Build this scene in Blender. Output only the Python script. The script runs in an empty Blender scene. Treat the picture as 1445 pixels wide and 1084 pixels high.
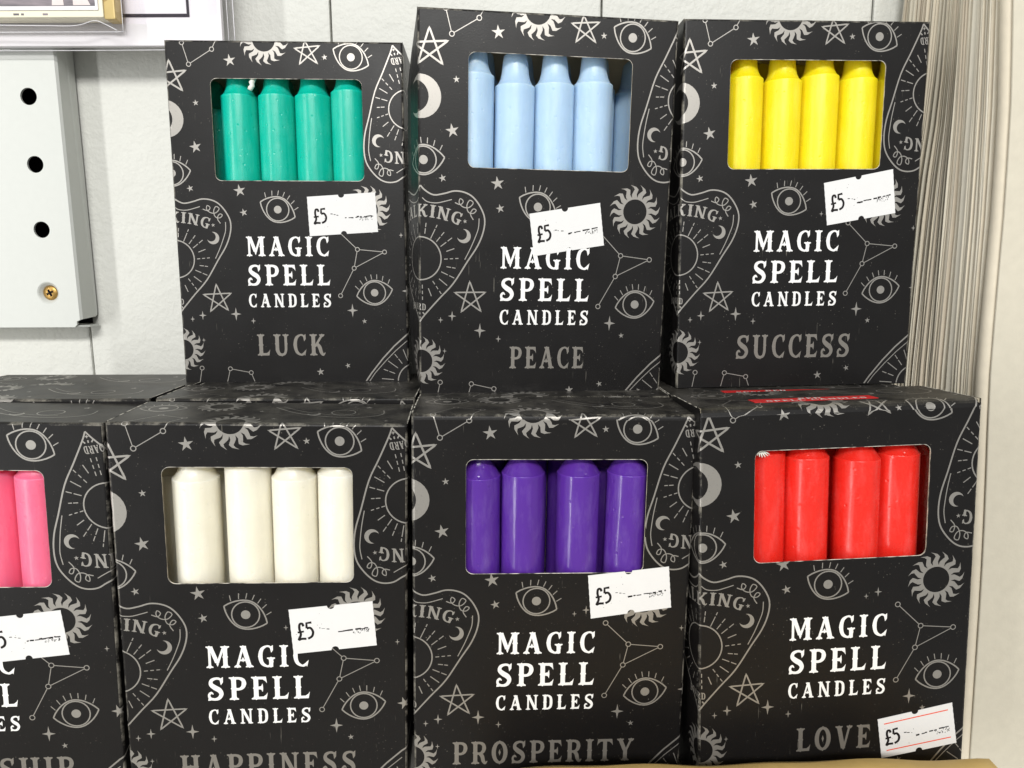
import bpy, bmesh, math, random
from math import sin, cos, pi, radians
from mathutils import Matrix, Vector
from mathutils.geometry import delaunay_2d_cdt

random.seed(7)
SC = bpy.context.scene
COL = SC.collection
MM = 0.001
ZB = 125.0            # the shelf top is z = 0; all z below are given in mm above the joint of the two rows

# ------------------------------------------------------------------ camera
F_PX, PITCH, CAM_Z, ROLL = 996.8, 0.157447, 40.39, 0.003997
fw = Vector((0, cos(PITCH), -sin(PITCH)))
up = Vector((0, sin(PITCH), cos(PITCH)))
rt = Vector((1, 0, 0))
r2 = rt * cos(ROLL) - up * sin(ROLL)
u2 = rt * sin(ROLL) + up * cos(ROLL)
cd = bpy.data.cameras.new('camera')
cam = bpy.data.objects.new('camera', cd)
COL.objects.link(cam)
cam.matrix_world = Matrix(((r2.x, u2.x, -fw.x, 0), (r2.y, u2.y, -fw.y, 0), (r2.z, u2.z, -fw.z, (CAM_Z + ZB) * MM), (0, 0, 0, 1)))
cd.sensor_fit = 'HORIZONTAL'
cd.sensor_width = 36.0
cd.lens = 36.0 * F_PX / 1445.0
cd.clip_start = 0.005
cd.clip_end = 50.0
SC.camera = cam

# ------------------------------------------------------------------ world and lamps (shop ceiling lights)
wd = bpy.data.worlds.new('World')
SC.world = wd
wd.use_nodes = True
wd.node_tree.nodes['Background'].inputs[0].default_value = (0.97, 1.0, 0.98, 1)
wd.node_tree.nodes['Background'].inputs[1].default_value = 0.30

def lamp(name, loc, target, sx, sy, power, color=(1, 1, 1)):
    l = bpy.data.lights.new(name, 'AREA')
    l.shape = 'RECTANGLE'
    l.size, l.size_y, l.energy, l.color = sx, sy, power, color
    o = bpy.data.objects.new(name, l)
    o.location = loc
    o.rotation_euler = (Vector(target) - Vector(loc)).to_track_quat('-Z', 'Y').to_euler()
    COL.objects.link(o)
    return o

TGT = (0.0, 0.24, 0.13)
lamp('ceiling_light_middle', (0.05, -1.55, 1.10), TGT, 1.10, 0.22, 33, (1.0, 0.99, 0.965))
lamp('shop_window_light', (-1.15, -0.95, 0.05), TGT, 0.11, 1.70, 10.5, (1.0, 1.0, 0.985))

SC.view_settings.view_transform = 'Standard'
SC.view_settings.look = 'None'
SC.view_settings.exposure = 0.17
SC.view_settings.gamma = 1.0
SC.view_settings.use_curve_mapping = False
SC.render.engine = 'CYCLES'

# ------------------------------------------------------------------ materials
def srgb(r, g, b):
    f = lambda c: (c / 255 / 12.92) if c / 255 <= 0.04045 else ((c / 255 + 0.055) / 1.055) ** 2.4
    return (f(r), f(g), f(b), 1)

class NT:
    def __init__(s, name):
        s.m = bpy.data.materials.new(name)
        s.m.use_nodes = True
        s.t = s.m.node_tree
        s.b = s.t.nodes['Principled BSDF']
        s.out = s.t.nodes['Material Output']
    def n(s, kind, **kw):
        x = s.t.nodes.new(kind)
        for k, v in kw.items():
            if k in x.bl_rna.properties.keys():
                setattr(x, k, v)
            else:
                x.inputs[k.replace('_', ' ')].default_value = v
        return x
    def l(s, a, b):
        s.t.links.new(a, b)
    def set(s, **kw):
        for k, v in kw.items():
            s.b.inputs[k.replace('_', ' ')].default_value = v
    def coord(s, scale=(1, 1, 1)):
        tc = s.n('ShaderNodeTexCoord')
        mp = s.n('ShaderNodeMapping')
        mp.inputs['Scale'].default_value = scale
        s.l(tc.outputs['Object'], mp.inputs['Vector'])
        return mp.outputs['Vector']
    def noise(s, vec, scale, detail=3, rough=0.55):
        x = s.n('ShaderNodeTexNoise', Scale=scale, Detail=detail, Roughness=rough)
        s.l(vec, x.inputs['Vector'])
        return x.outputs['Fac']
    def ramp(s, fac, p0, p1, c0=(0, 0, 0, 1), c1=(1, 1, 1, 1)):
        x = s.n('ShaderNodeValToRGB')
        e = x.color_ramp.elements
        e[0].position, e[1].position = p0, p1
        e[0].color, e[1].color = c0, c1
        s.l(fac, x.inputs['Fac'])
        return x.outputs['Color']
    def math(s, op, a, b=None):
        x = s.n('ShaderNodeMath', operation=op)
        for i, v in enumerate((a, b)):
            if v is None:
                continue
            if isinstance(v, (int, float)):
                x.inputs[i].default_value = v
            else:
                s.l(v, x.inputs[i])
        return x.outputs[0]
    def mix(s, fac, a, b):
        x = s.n('ShaderNodeMix', data_type='RGBA')
        for sock, v in ((x.inputs[0], fac), (x.inputs[6], a), (x.inputs[7], b)):
            if isinstance(v, (tuple, float, int)):
                sock.default_value = v
            else:
                s.l(v, sock)
        return x.outputs[2]
    def bump(s, h, strength, dist):
        x = s.n('ShaderNodeBump', Strength=strength, Distance=dist)
        s.l(h, x.inputs['Height'])
        s.l(x.outputs['Normal'], s.b.inputs['Normal'])

def m_carton():
    a = NT('black_card')
    v = a.coord((1000, 1000, 1000))
    obi = a.n('ShaderNodeObjectInfo')
    va = a.n('ShaderNodeVectorMath', operation='MULTIPLY_ADD')
    a.l(obi.outputs['Random'], va.inputs[0])
    va.inputs[1].default_value = (500, 300, 100)
    a.l(v, va.inputs[2])
    v = va.outputs[0]
    base = a.mix(a.noise(v, 0.05, 4), srgb(18, 17, 17), srgb(24, 22, 22))
    geo = a.n('ShaderNodeNewGeometry')
    sep = a.n('ShaderNodeSeparateXYZ')
    a.l(geo.outputs['Normal'], sep.inputs[0])
    top = a.ramp(sep.outputs['Z'], 0.5, 0.9)
    # dust: fine specks everywhere, a veil with streaks on the lying surfaces
    vor = a.n('ShaderNodeTexVoronoi', Scale=0.9, feature='F1')
    a.l(v, vor.inputs['Vector'])
    sp = a.ramp(vor.outputs['Distance'], 0.05, 0.16, (1, 1, 1, 1), (0, 0, 0, 1))
    gate = a.ramp(a.noise(v, 0.35, 2), 0.49, 0.60)
    speck = a.math('MULTIPLY', sp, gate)
    patch = a.ramp(a.noise(v, 0.07, 3), 0.42, 0.70)
    frontdust = a.math('MULTIPLY', a.math('MULTIPLY', speck, patch), 0.55)
    vor2 = a.n('ShaderNodeTexVoronoi', Scale=2.2, feature='F1')
    a.l(v, vor2.inputs['Vector'])
    sp2 = a.ramp(vor2.outputs['Distance'], 0.1, 0.35, (1, 1, 1, 1), (0, 0, 0, 1))
    veil = a.math('MULTIPLY', a.ramp(a.noise(v, 0.12, 5), 0.35, 0.75), 0.14)
    topd = a.math('ADD', veil, a.math('MULTIPLY', a.math('MULTIPLY', sp2, a.ramp(a.noise(v, 0.5, 3), 0.5, 0.62)), 0.35))
    topd = a.math('MULTIPLY', topd, top)
    dust = a.math('MAXIMUM', frontdust, topd)
    # rubbed folds and corners (object space is the box in metres)
    tc = a.n('ShaderNodeTexCoord')
    so = a.n('ShaderNodeSeparateXYZ')
    a.l(tc.outputs['Object'], so.inputs[0])
    def near(sock, val, w):
        return a.math('LESS_THAN', a.math('ABSOLUTE', a.math('SUBTRACT', sock, val)), w)
    fx = a.math('MAXIMUM', near(so.outputs['X'], 0.00015, 0.0005), near(so.outputs['X'], 0.08385, 0.0005))
    fz = a.math('MULTIPLY', near(so.outputs['Z'], 0.1221, 0.0005), near(so.outputs['Y'], 0.0004, 0.0007))
    fy = a.math('LESS_THAN', so.outputs['Y'], 0.0009)
    fold = a.math('MAXIMUM', a.math('MULTIPLY', fx, fy), fz)
    rub = a.math('MULTIPLY', a.math('MULTIPLY', fold, a.ramp(a.noise(v, 0.16, 5, 0.7), 0.47, 0.70)), 0.55)
    dust = a.math('MAXIMUM', dust, rub)
    # short slanting scuffs in a few places
    mp = a.n('ShaderNodeMapping')
    mp.inputs['Rotation'].default_value = (0, 0.7, 0)
    mp.inputs['Scale'].default_value = (2.2, 1, 0.12)
    a.l(v, mp.inputs['Vector'])
    scr = a.ramp(a.noise(mp.outputs['Vector'], 0.9, 2, 0.5), 0.70, 0.74)
    scr = a.math('MULTIPLY', a.math('MULTIPLY', scr, a.ramp(a.noise(v, 0.045, 2), 0.56, 0.66)), 0.30)
    dust = a.math('MAXIMUM', dust, scr)
    a.l(a.mix(dust, base, srgb(180, 174, 160)), a.b.inputs['Base Color'])
    sc = a.noise(a.coord((900, 900, 60)), 0.6, 3)
    rg = a.math('ADD', a.math('MULTIPLY', a.noise(v, 0.08, 4), 0.18), 0.31)
    a.l(a.math('ADD', rg, a.math('MULTIPLY', dust, 0.4)), a.b.inputs['Roughness'])
    a.set(Specular_IOR_Level=0.27)
    a.bump(a.math('ADD', a.noise(v, 2.2, 2), a.math('MULTIPLY', sc, 0.4)), 0.10, 0.0002)
    return a.m

def m_plain(name, col, rough=0.5, spec=0.4, metallic=0.0, nscale=0.3, var=0.06, bump=0.05, bscale=1.5, stretch=(1, 1, 1)):
    a = NT(name)
    v = a.coord(tuple(1000 * k for k in stretch))
    lo = tuple(max(0, c * (1 - var * 2)) for c in col[:3]) + (1,)
    hi = tuple(min(1, c * (1 + var)) for c in col[:3]) + (1,)
    a.l(a.mix(a.noise(v, nscale, 4), lo, hi), a.b.inputs['Base Color'])
    a.set(Roughness=rough, Specular_IOR_Level=spec, Metallic=metallic)
    if bump:
        a.bump(a.noise(v, bscale, 3), bump, 0.0004)
    return a.m

def m_ink(name, col, metallic, rough):
    a = NT(name)
    v = a.coord((1000, 1000, 1000))
    w = a.ramp(a.noise(v, 1.6, 4, 0.7), 0.30, 0.42, tuple(c * 0.72 for c in col[:3]) + (1,), col)
    a.l(w, a.b.inputs['Base Color'])
    a.set(Roughness=rough, Metallic=metallic, Specular_IOR_Level=0.5)
    return a.m

def m_wax(name, col, rough=0.34, sss=0.8):
    a = NT(name)
    v = a.coord((1000, 1000, 1000))
    lo = tuple(c * 0.84 for c in col[:3]) + (1,)
    bloom = tuple(0.94 * c + 0.06 * 0.85 for c in col[:3]) + (1,)
    body = a.mix(a.noise(v, 0.12, 3), lo, col)
    a.l(a.mix(a.ramp(a.noise(a.coord((1000, 1000, 250)), 0.30, 5, 0.65), 0.50, 0.80), body, bloom), a.b.inputs['Base Color'])
    a.set(Subsurface_Weight=sss, Subsurface_Scale=0.006, Specular_IOR_Level=0.5)
    a.b.inputs['Subsurface Radius'].default_value = tuple(0.35 + 0.8 * c for c in col[:3])
    a.l(a.math('ADD', a.math('MULTIPLY', a.noise(v, 0.35, 4), 0.2), rough - 0.1), a.b.inputs['Roughness'])
    vor = a.n('ShaderNodeTexVoronoi', Scale=0.42, feature='F1')
    a.l(v, vor.inputs['Vector'])
    pit = a.ramp(vor.outputs['Distance'], 0.06, 0.22)
    gate = a.ramp(a.noise(v, 0.2, 2), 0.45, 0.6, (1, 1, 1, 1), (0, 0, 0, 1))
    h = a.math('ADD', a.math('MAXIMUM', pit, gate), a.math('MULTIPLY', a.noise(a.coord((1000, 1000, 120)), 0.35, 2), 0.9))
    a.bump(h, 0.30, 0.0006)
    return a.m

def m_wall():
    a = NT('painted_wall')
    v = a.coord((1000, 1000, 1000))
    spots = a.ramp(a.noise(v, 0.22, 5, 0.75), 0.70, 0.76)
    c = a.mix(a.noise(v, 0.012, 4), srgb(208, 208, 201), srgb(219, 219, 213))
    a.l(a.mix(a.math('MULTIPLY', spots, 0.5), c, srgb(150, 142, 125)), a.b.inputs['Base Color'])
    a.set(Roughness=0.5, Specular_IOR_Level=0.35)
    h = a.math('ADD', a.noise(v, 0.14, 5, 0.6), a.math('MULTIPLY', a.noise(v, 0.5, 3), 0.4))
    a.bump(h, 0.55, 0.0014)
    return a.m

def m_worn():
    a = NT('worn_flap_edge')
    v = a.coord((1000, 1000, 1000))
    a.l(a.ramp(a.noise(v, 0.22, 4), 0.40, 0.56, srgb(52, 49, 46), srgb(214, 208, 196)), a.b.inputs['Base Color'])
    a.set(Roughness=0.7)
    return a.m

def m_film():
    a = NT('clear_film')
    t = a.t
    tr = a.n('ShaderNodeBsdfTransparent')
    tr.inputs[0].default_value = (0.985, 0.98, 0.99, 1)
    gl = a.n('ShaderNodeBsdfGlossy')
    gl.inputs['Roughness'].default_value = 0.08
    gl.inputs['Color'].default_value = (1, 1, 1, 1)
    v = a.coord((1000, 1000, 1000))
    bp = a.n('ShaderNodeBump', Strength=0.16, Distance=0.0012)
    a.l(a.noise(v, 0.05, 2, 0.5), bp.inputs['Height'])
    a.l(bp.outputs['Normal'], gl.inputs['Normal'])
    fr = a.n('ShaderNodeFresnel', IOR=1.45)
    a.l(bp.outputs['Normal'], fr.inputs['Normal'])
    mx = a.n('ShaderNodeMixShader')
    a.l(a.math('ADD', fr.outputs[0], 0.03), mx.inputs[0])
    a.l(tr.outputs[0], mx.inputs[1])
    a.l(gl.outputs[0], mx.inputs[2])
    a.l(mx.outputs[0], a.out.inputs['Surface'])
    return a.m

def m_picture():
    a = NT('art_print')
    v = a.coord((1000, 1000, 1000))
    n1 = a.noise(a.coord((250, 1000, 1400)), 0.12, 5)
    c = a.ramp(n1, 0.35, 0.68, srgb(84, 82, 88), srgb(172, 158, 164))
    a.l(c, a.b.inputs['Base Color'])
    a.set(Roughness=0.5)
    return a.m

M = dict(
    carton=m_carton(),
    lining=m_plain('grey_board', srgb(226, 214, 190), 0.8, 0.2),
    cut=m_plain('card_cut_edge', srgb(232, 228, 218), 0.8, 0.2),
    worn=m_worn(),
    silver=m_ink('silver_ink', srgb(164, 160, 154), 0.6, 0.40),
    white_ink=m_ink('white_ink', (0.86, 0.85, 0.83, 1), 0.0, 0.5),
    dull_ink=m_ink('dull_silver_ink', srgb(142, 137, 130), 0.5, 0.42),
    red_ink=m_plain('red_label_ink', srgb(214, 34, 36), 0.5),
    sticker=m_plain('sticker_paper', srgb(226, 225, 224), 0.55, 0.3, var=0.02),
    stamp=m_plain('stamp_ink', srgb(32, 28, 28), 0.7, 0.2, var=0.3, nscale=2.0),
    orange=m_plain('orange_line_ink', srgb(235, 96, 70), 0.6, 0.2),
    wall=m_wall(),
    metal=m_plain('powder_coated_steel', srgb(204, 206, 201), 0.36, 0.5, var=0.02, bump=0.06, bscale=1.2),
    dark=m_plain('painted_cavity_shade', srgb(26, 22, 26), 0.9, 0.1),  # near-black colour stands in for shade inside the bracket and the screw slot
    brass=m_plain('brass_screw', srgb(176, 140, 78), 0.36, 0.5, 0.8, nscale=1.2, var=0.15, bump=0.2),
    mount=m_plain('mount_board', srgb(232, 229, 232), 0.6, 0.3, var=0.01),
    cream=m_plain('cream_board', srgb(236, 230, 208), 0.6, 0.3, var=0.02),
    gold=m_plain('gold_edge', srgb(198, 174, 112), 0.45, 0.5, 0.15, var=0.1, nscale=0.15),
    line=m_plain('dark_border_ink', srgb(58, 52, 62), 0.6, 0.2),
    pale=m_plain('pale_picture_ink', srgb(226, 214, 212), 0.5, 0.3),
    picture=m_picture(),
    film=m_film(),
    seam=m_plain('film_seam', srgb(226, 224, 228), 0.2, 0.6, var=0.15, nscale=0.4),
    kraft=m_plain('kraft_paper', srgb(222, 188, 116), 0.5, 0.4, var=0.12, nscale=0.06, bump=0.6, bscale=0.08),
    shelf=m_plain('shelf_board', srgb(214, 210, 200), 0.6, 0.3),
    wick=m_plain('cotton_wick', srgb(232, 236, 226), 0.9, 0.1, bump=0.4, bscale=3.0),
)
PAPER = [m_plain('paper_%s' % n, c, 0.8, 0.15, var=0.05, nscale=0.25, bump=0.25, bscale=0.5)
         for n, c in (('ivory', srgb(210, 203, 186)), ('cream', srgb(224, 214, 194)), ('grey', srgb(206, 195, 176)), ('white', srgb(230, 223, 206)))]
WAX = dict(
    teal=m_wax('teal_wax', srgb(10, 194, 170), 0.30),
    blue=m_wax('light_blue_wax', srgb(186, 214, 240), 0.40),
    yellow=m_wax('yellow_wax', srgb(250, 228, 24), 0.40),
    pink=m_wax('pink_wax', srgb(250, 118, 152), 0.34),
    ivory=m_wax('ivory_wax', srgb(246, 241, 224), 0.36),
    purple=m_wax('purple_wax', srgb(96, 50, 160), 0.21),
    red=m_wax('red_wax', srgb(236, 48, 36), 0.27),
)

# ------------------------------------------------------------------ object helpers
def mesh_obj(name, verts, faces, mat, parent=None, smooth=False):
    """one mesh object; verts in mm"""
    me = bpy.data.meshes.new(name)
    me.from_pydata([(v[0] * MM, v[1] * MM, v[2] * MM) for v in verts], [], faces)
    me.materials.append(mat)
    if smooth:
        me.polygons.foreach_set('use_smooth', [True] * len(me.polygons))
    me.update()
    o = bpy.data.objects.new(name, me)
    COL.objects.link(o)
    if parent:
        o.parent = parent
    return o

def tag(o, label=None, cat=None, group=None, kind=None):
    for k, v in (('label', label), ('category', cat), ('group', group), ('kind', kind)):
        if v:
            o[k] = v
    return o

def empty(name, mw):
    o = bpy.data.objects.new(name, None)
    o.empty_display_size = 0.02
    COL.objects.link(o)
    o.matrix_world = mw
    return o

def at(x, y, z):
    return Matrix.Translation((x * MM, y * MM, (z + ZB) * MM))

class Geo:
    def __init__(s):
        s.v, s.f = [], []
    def add(s, vs, fs):
        k = len(s.v)
        s.v += [tuple(v) for v in vs]
        s.f += [tuple(i + k for i in f) for f in fs]
    def box(s, x0, x1, y0, y1, z0, z1):
        s.add([(x0, y0, z0), (x1, y0, z0), (x1, y1, z0), (x0, y1, z0), (x0, y0, z1), (x1, y0, z1), (x1, y1, z1), (x0, y1, z1)],
              [(0, 3, 2, 1), (4, 5, 6, 7), (0, 1, 5, 4), (1, 2, 6, 5), (2, 3, 7, 6), (3, 0, 4, 7)])
    def lathe(s, prof, n=32, cx=0, cy=0):
        vs = [(cx + r * cos(2 * pi * k / n), cy + r * sin(2 * pi * k / n), z) for r, z in prof for k in range(n)]
        fs = []
        for i in range(len(prof) - 1):
            for k in range(n):
                fs.append((i * n + k, i * n + (k + 1) % n, (i + 1) * n + (k + 1) % n, (i + 1) * n + k))
        fs.append(tuple(range(n - 1, -1, -1)))
        fs.append(tuple((len(prof) - 1) * n + k for k in range(n)))
        s.add(vs, fs)
    def tube(s, pts, rads, n=8):
        vs = []
        P = [Vector(p) for p in pts]
        for i, p in enumerate(P):
            d = (P[min(i + 1, len(P) - 1)] - P[max(i - 1, 0)]).normalized()
            a = d.cross(Vector((0.3, 1, 0.2))).normalized()
            b = d.cross(a)
            r = rads[i] if isinstance(rads, (list, tuple)) else rads
            vs += [tuple(p + a * r * cos(2 * pi * k / n) + b * r * sin(2 * pi * k / n)) for k in range(n)]
        fs = [(i * n + k, i * n + (k + 1) % n, (i + 1) * n + (k + 1) % n, (i + 1) * n + k) for i in range(len(P) - 1) for k in range(n)]
        fs += [tuple(range(n - 1, -1, -1)), tuple((len(P) - 1) * n + k for k in range(n))]
        s.add(vs, fs)
    def obj(s, name, mat, parent=None, smooth=False, bevel=0):
        o = mesh_obj(name, s.v, s.f, mat, parent, smooth)
        if bevel:
            bm = bmesh.new()
            bm.from_mesh(o.data)
            bmesh.ops.remove_doubles(bm, verts=bm.verts, dist=1e-6)
            bmesh.ops.bevel(bm, geom=bm.edges[:] + bm.verts[:], offset=bevel * MM, segments=2, affect='EDGES', profile=0.6)
            bm.to_mesh(o.data)
            bm.free()
        return o

# ------------------------------------------------------------------ 2D drawing (mm, u to the right, v up, v = 0 is the top edge of a box front)
def area2(p):
    return sum(p[i][0] * p[(i + 1) % len(p)][1] - p[(i + 1) % len(p)][0] * p[i][1] for i in range(len(p)))

class Ink:
    def __init__(s):
        s.p = []
    def poly(s, pts):
        a = area2(pts)
        if abs(a) < 1e-7:
            return
        s.p.append(list(pts) if a > 0 else list(pts)[::-1])
    def stroke(s, pts, w, closed=False):
        """a line of given width (number or list); one quad a segment with shared mitred joints"""
        n = len(pts)
        W = w if isinstance(w, (list, tuple)) else [w] * n
        L, R = [], []
        for i in range(n):
            if closed:
                a, b = pts[i - 1], pts[(i + 1) % n]
            else:
                a, b = pts[max(i - 1, 0)], pts[min(i + 1, n - 1)]
            dx, dy = b[0] - a[0], b[1] - a[1]
            l = math.hypot(dx, dy) or 1
            nx, ny = -dy / l * W[i] / 2, dx / l * W[i] / 2
            L.append((pts[i][0] + nx, pts[i][1] + ny))
            R.append((pts[i][0] - nx, pts[i][1] - ny))
        for i in range(n if closed else n - 1):
            j = (i + 1) % n
            q = [R[i], R[j], L[j], L[i]]
            if area2(q) < 0 and len(set(q)) == 4:
                q = q[::-1]
            s.poly(q)
    def ring(s, c, r, w, n=28):
        s.stroke([(c[0] + r * cos(2 * pi * k / n), c[1] + r * sin(2 * pi * k / n)) for k in range(n)], w, True)
    def disc(s, c, r, n=20):
        s.poly([(c[0] + r * cos(2 * pi * k / n), c[1] + r * sin(2 * pi * k / n)) for k in range(n)])
    def star(s, c, R, rot=0.1, inner=0.36, n=5):
        pts = []
        for k in range(2 * n):
            r = R if k % 2 == 0 else R * inner
            a = pi / 2 + rot + pi * k / n
            pts.append((c[0] + r * cos(a), c[1] + r * sin(a)))
        s.poly(pts)
    def spark(s, c, R):
        pts = []
        for k in range(4):
            a = pi / 2 * k
            tip = (R if k % 2 else R * 0.8)
            pts.append((c[0] + tip * cos(a), c[1] + tip * sin(a)))
            for t, q in ((0.25, 0.33), (0.5, 0.24), (0.75, 0.33)):
                b = a + pi / 2 * t
                pts.append((c[0] + R * q * cos(b), c[1] + R * q * sin(b)))
        s.poly(pts)
    def penta(s, P, w=0.46):
        for a, b in ((0, 3), (3, 2), (2, 1), (1, 4), (4, 0)):
            (x0, y0), (x1, y1) = P[a], P[b]
            l = math.hypot(x1 - x0, y1 - y0)
            ex, ey = (x1 - x0) / l, (y1 - y0) / l
            e = 0.35
            s.poly([(x0 - ex * e, y0 - ey * e), (x0 + ex * 0.6 - ey * w / 2, y0 + ey * 0.6 + ex * w / 2), (x1 - ex * 0.6 - ey * w / 2, y1 - ey * 0.6 + ex * w / 2),
                    (x1 + ex * e, y1 + ey * e), (x1 - ex * 0.6 + ey * w / 2, y1 - ey * 0.6 - ex * w / 2), (x0 + ex * 0.6 + ey * w / 2, y0 + ey * 0.6 - ex * w / 2)])
    def sun(s, c, r0=4.1, R=8.8, n=16, rot=0.0):
        for k in range(n):
            a = rot + 2 * pi * k / n
            d = 2 * pi / n
            Lp, Rp = [], []
            for i in range(7):
                t = i / 6
                r = r0 + (R - r0) * t
                sway = d * (0.42 * sin(2.2 * pi * t + 0.3) * t + 0.12 * t)
                hw = d * 0.56 * (1 - t) ** 0.62 * (1 - 0.16 * sin(pi * t)) * (r0 / r) ** 0.1
                Lp.append((c[0] + r * cos(a + sway + hw), c[1] + r * sin(a + sway + hw)))
                Rp.append((c[0] + r * cos(a + sway - hw), c[1] + r * sin(a + sway - hw)))
            for i in range(6):
                s.poly([Rp[i], Rp[i + 1], Lp[i + 1], Lp[i]] if i < 5 else [Rp[i], Rp[i + 1], Lp[i]])
        s.ring(c, r0 + 0.1, 0.35, 36)
    def crescent(s, c, r, c2, rin):
        """outer disc minus inner disc, as quads between the two arcs"""
        d = math.hypot(c2[0] - c[0], c2[1] - c[1])
        base = math.atan2(c2[1] - c[1], c2[0] - c[0])
        x = (d * d + r * r - rin * rin) / (2 * d)
        h = math.sqrt(max(r * r - x * x, 1e-6))
        a0 = math.atan2(h, x)
        b0 = math.atan2(h, x - d)
        n = 22
        O, I = [], []
        for i in range(n + 1):
            t = i / n
            a = base + a0 + (2 * pi - 2 * a0) * t
            b = base + b0 + (2 * pi - 2 * b0) * t
            O.append((c[0] + r * cos(a), c[1] + r * sin(a)))
            I.append((c2[0] + rin * cos(b), c2[1] + rin * sin(b)))
        for i in range(n):
            q = [O[i], O[i + 1], I[i + 1], I[i]]
            s.poly([p for j, p in enumerate(q) if p not in q[:j]])
    def eye(s, c, tilt, a=6.85, h=4.6, r=4.1, w=0.43):
        def L(x, y):
            return (c[0] + x * cos(tilt) - y * sin(tilt), c[1] + x * sin(tilt) + y * cos(tilt))
        n = 16
        for sg in (1, -1):
            s.stroke([L(-a + 2 * a * i / n, sg * h * (1 - abs(-1 + 2 * i / n) ** 1.9) ** 0.9) for i in range(n + 1)], w)
        s.ring(c, r, w * 0.9)
        s.disc(c, 1.4)
        for k in range(7):
            x = a * (-0.78 + 1.56 * k / 6)
            y = h * (1 - abs(x / a) ** 1.9) ** 0.9
            an = pi / 2 - x / a * 0.75
            s.stroke([L(x + 0.5 * cos(an), y + 0.5 * sin(an)), L(x + 2.3 * cos(an), y + 2.3 * sin(an))], 0.26)
    def nodes(s, P, links, w=0.25):
        for a, b in links:
            (x0, y0), (x1, y1) = P[a], P[b]
            l = math.hypot(x1 - x0, y1 - y0)
            e = 0.8 / l
            s.stroke([(x0 + (x1 - x0) * e, y0 + (y1 - y0) * e), (x1 - (x1 - x0) * e, y1 - (y1 - y0) * e)], w)
        for p in P:
            s.ring(p, 0.75, 0.27, 14)
    def dash(s, a, b, parts=((0, 0.35), (0.5, 1)), w=0.28):
        for t0, t1 in parts:
            s.stroke([(a[0] + (b[0] - a[0]) * t0, a[1] + (b[1] - a[1]) * t0), (a[0] + (b[0] - a[0]) * t1, a[1] + (b[1] - a[1]) * t1)], w)

def smooth(P, n=4):
    out = []
    m = len(P)
    for i in range(m - 1):
        p0, p1, p2, p3 = P[max(i - 1, 0)], P[i], P[i + 1], P[min(i + 2, m - 1)]
        for k in range(n):
            t = k / n
            out.append(tuple(0.5 * (2 * p1[j] + (p2[j] - p0[j]) * t + (2 * p0[j] - 5 * p1[j] + 4 * p2[j] - p3[j]) * t * t + (3 * p1[j] - p0[j] - 3 * p2[j] + p3[j]) * t ** 3) for j in (0, 1)))
    out.append(P[-1])
    return out

def union(polys, extra_lines=(), eps=1e-4):
    """non-overlapping triangles of the union of polygons"""
    vs, fs, es = [], [], []
    for p in polys:
        k = len(vs)
        vs += [Vector(q) for q in p]
        fs.append(list(range(k, k + len(p))))
    for ln in extra_lines:
        k = len(vs)
        vs += [Vector(q) for q in ln]
        es += [(k + i, k + i + 1) for i in range(len(ln) - 1)]
    v, e, f, ov, oe, of = delaunay_2d_cdt(vs, es, fs, 1, eps)
    # keep only triangles that really lie in one of the polygons (enclosed gaps stay open)
    C = 1.0
    grid = {}
    for p in polys:
        xs, ys = [q[0] for q in p], [q[1] for q in p]
        if len(polys) < 3:
            grid.setdefault('all', []).append(p)
            continue
        for a in range(math.floor(min(xs) / C), math.floor(max(xs) / C) + 1):
            for b in range(math.floor(min(ys) / C), math.floor(max(ys) / C) + 1):
                grid.setdefault((a, b), []).append(p)
    def hit(x, y):
        for p in grid.get((math.floor(x / C), math.floor(y / C)), ()) if 'all' not in grid else grid['all']:
            ok = False
            x0, y0 = p[-1]
            for x1, y1 in p:
                if (y0 > y) != (y1 > y) and x < (x1 - x0) * (y - y0) / (y1 - y0) + x0:
                    ok = not ok
                x0, y0 = x1, y1
            if ok:
                return True
        return False
    keep = []
    for t in f:
        a, b, c = (v[i] for i in t)
        if hit((a[0] + b[0] + c[0]) / 3, (a[1] + b[1] + c[1]) / 3):
            keep.append(tuple(t))
    return [tuple(x) for x in v], keep

# ------------------------------------------------------------------ lettering: a flared Tuscan display face drawn from strokes (cap height 1)
def stem(x, w=0.215, y0=0.0, y1=1.0, top=True, bot=True, spur=True, sw=0.205):
    h = w / 2
    m = (y0 + y1) / 2
    R = []
    if bot:
        R += [(0, y0 - 0.035), (0.05, y0), (sw, y0), (sw + 0.01, y0 + 0.045), (h + 0.02, y0 + 0.09), (h, y0 + 0.15)]
    else:
        R += [(0, y0), (h, y0)]
    if spur:
        R += [(h, m - 0.05), (h + 0.035, m), (h, m + 0.05)]
    if top:
        R += [(h, y1 - 0.15), (h + 0.02, y1 - 0.09), (sw + 0.01, y1 - 0.045), (sw, y1), (0.05, y1), (0, y1 + 0.035)]
    else:
        R += [(h, y1), (0, y1)]
    L = [(-a, b) for a, b in R if a > 0]
    return [[(x + a, b) for a, b in R] + [(x + a, b) for a, b in L[::-1]]]

def cstroke(pts, ws, n=5):
    P = smooth(pts, n)
    W = []
    m = len(pts)
    for i in range(m - 1):
        W += [ws[i] + (ws[i + 1] - ws[i]) * k / n for k in range(n)]
    W.append(ws[-1])
    k = Ink()
    k.stroke(P, W)
    return k.p

def arm_b(x0, x1):
    return [[(x0, 0), (x1 - 0.04, 0), (x1 + 0.02, 0.30), (x1 - 0.05, 0.20), (x1 - 0.17, 0.12), (x0, 0.11)]]

def arm_t(x0, x1):
    return [[(x0, 1), (x0, 0.89), (x1 - 0.17, 0.88), (x1 - 0.05, 0.80), (x1 + 0.02, 0.70), (x1 - 0.02, 1)]]

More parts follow.
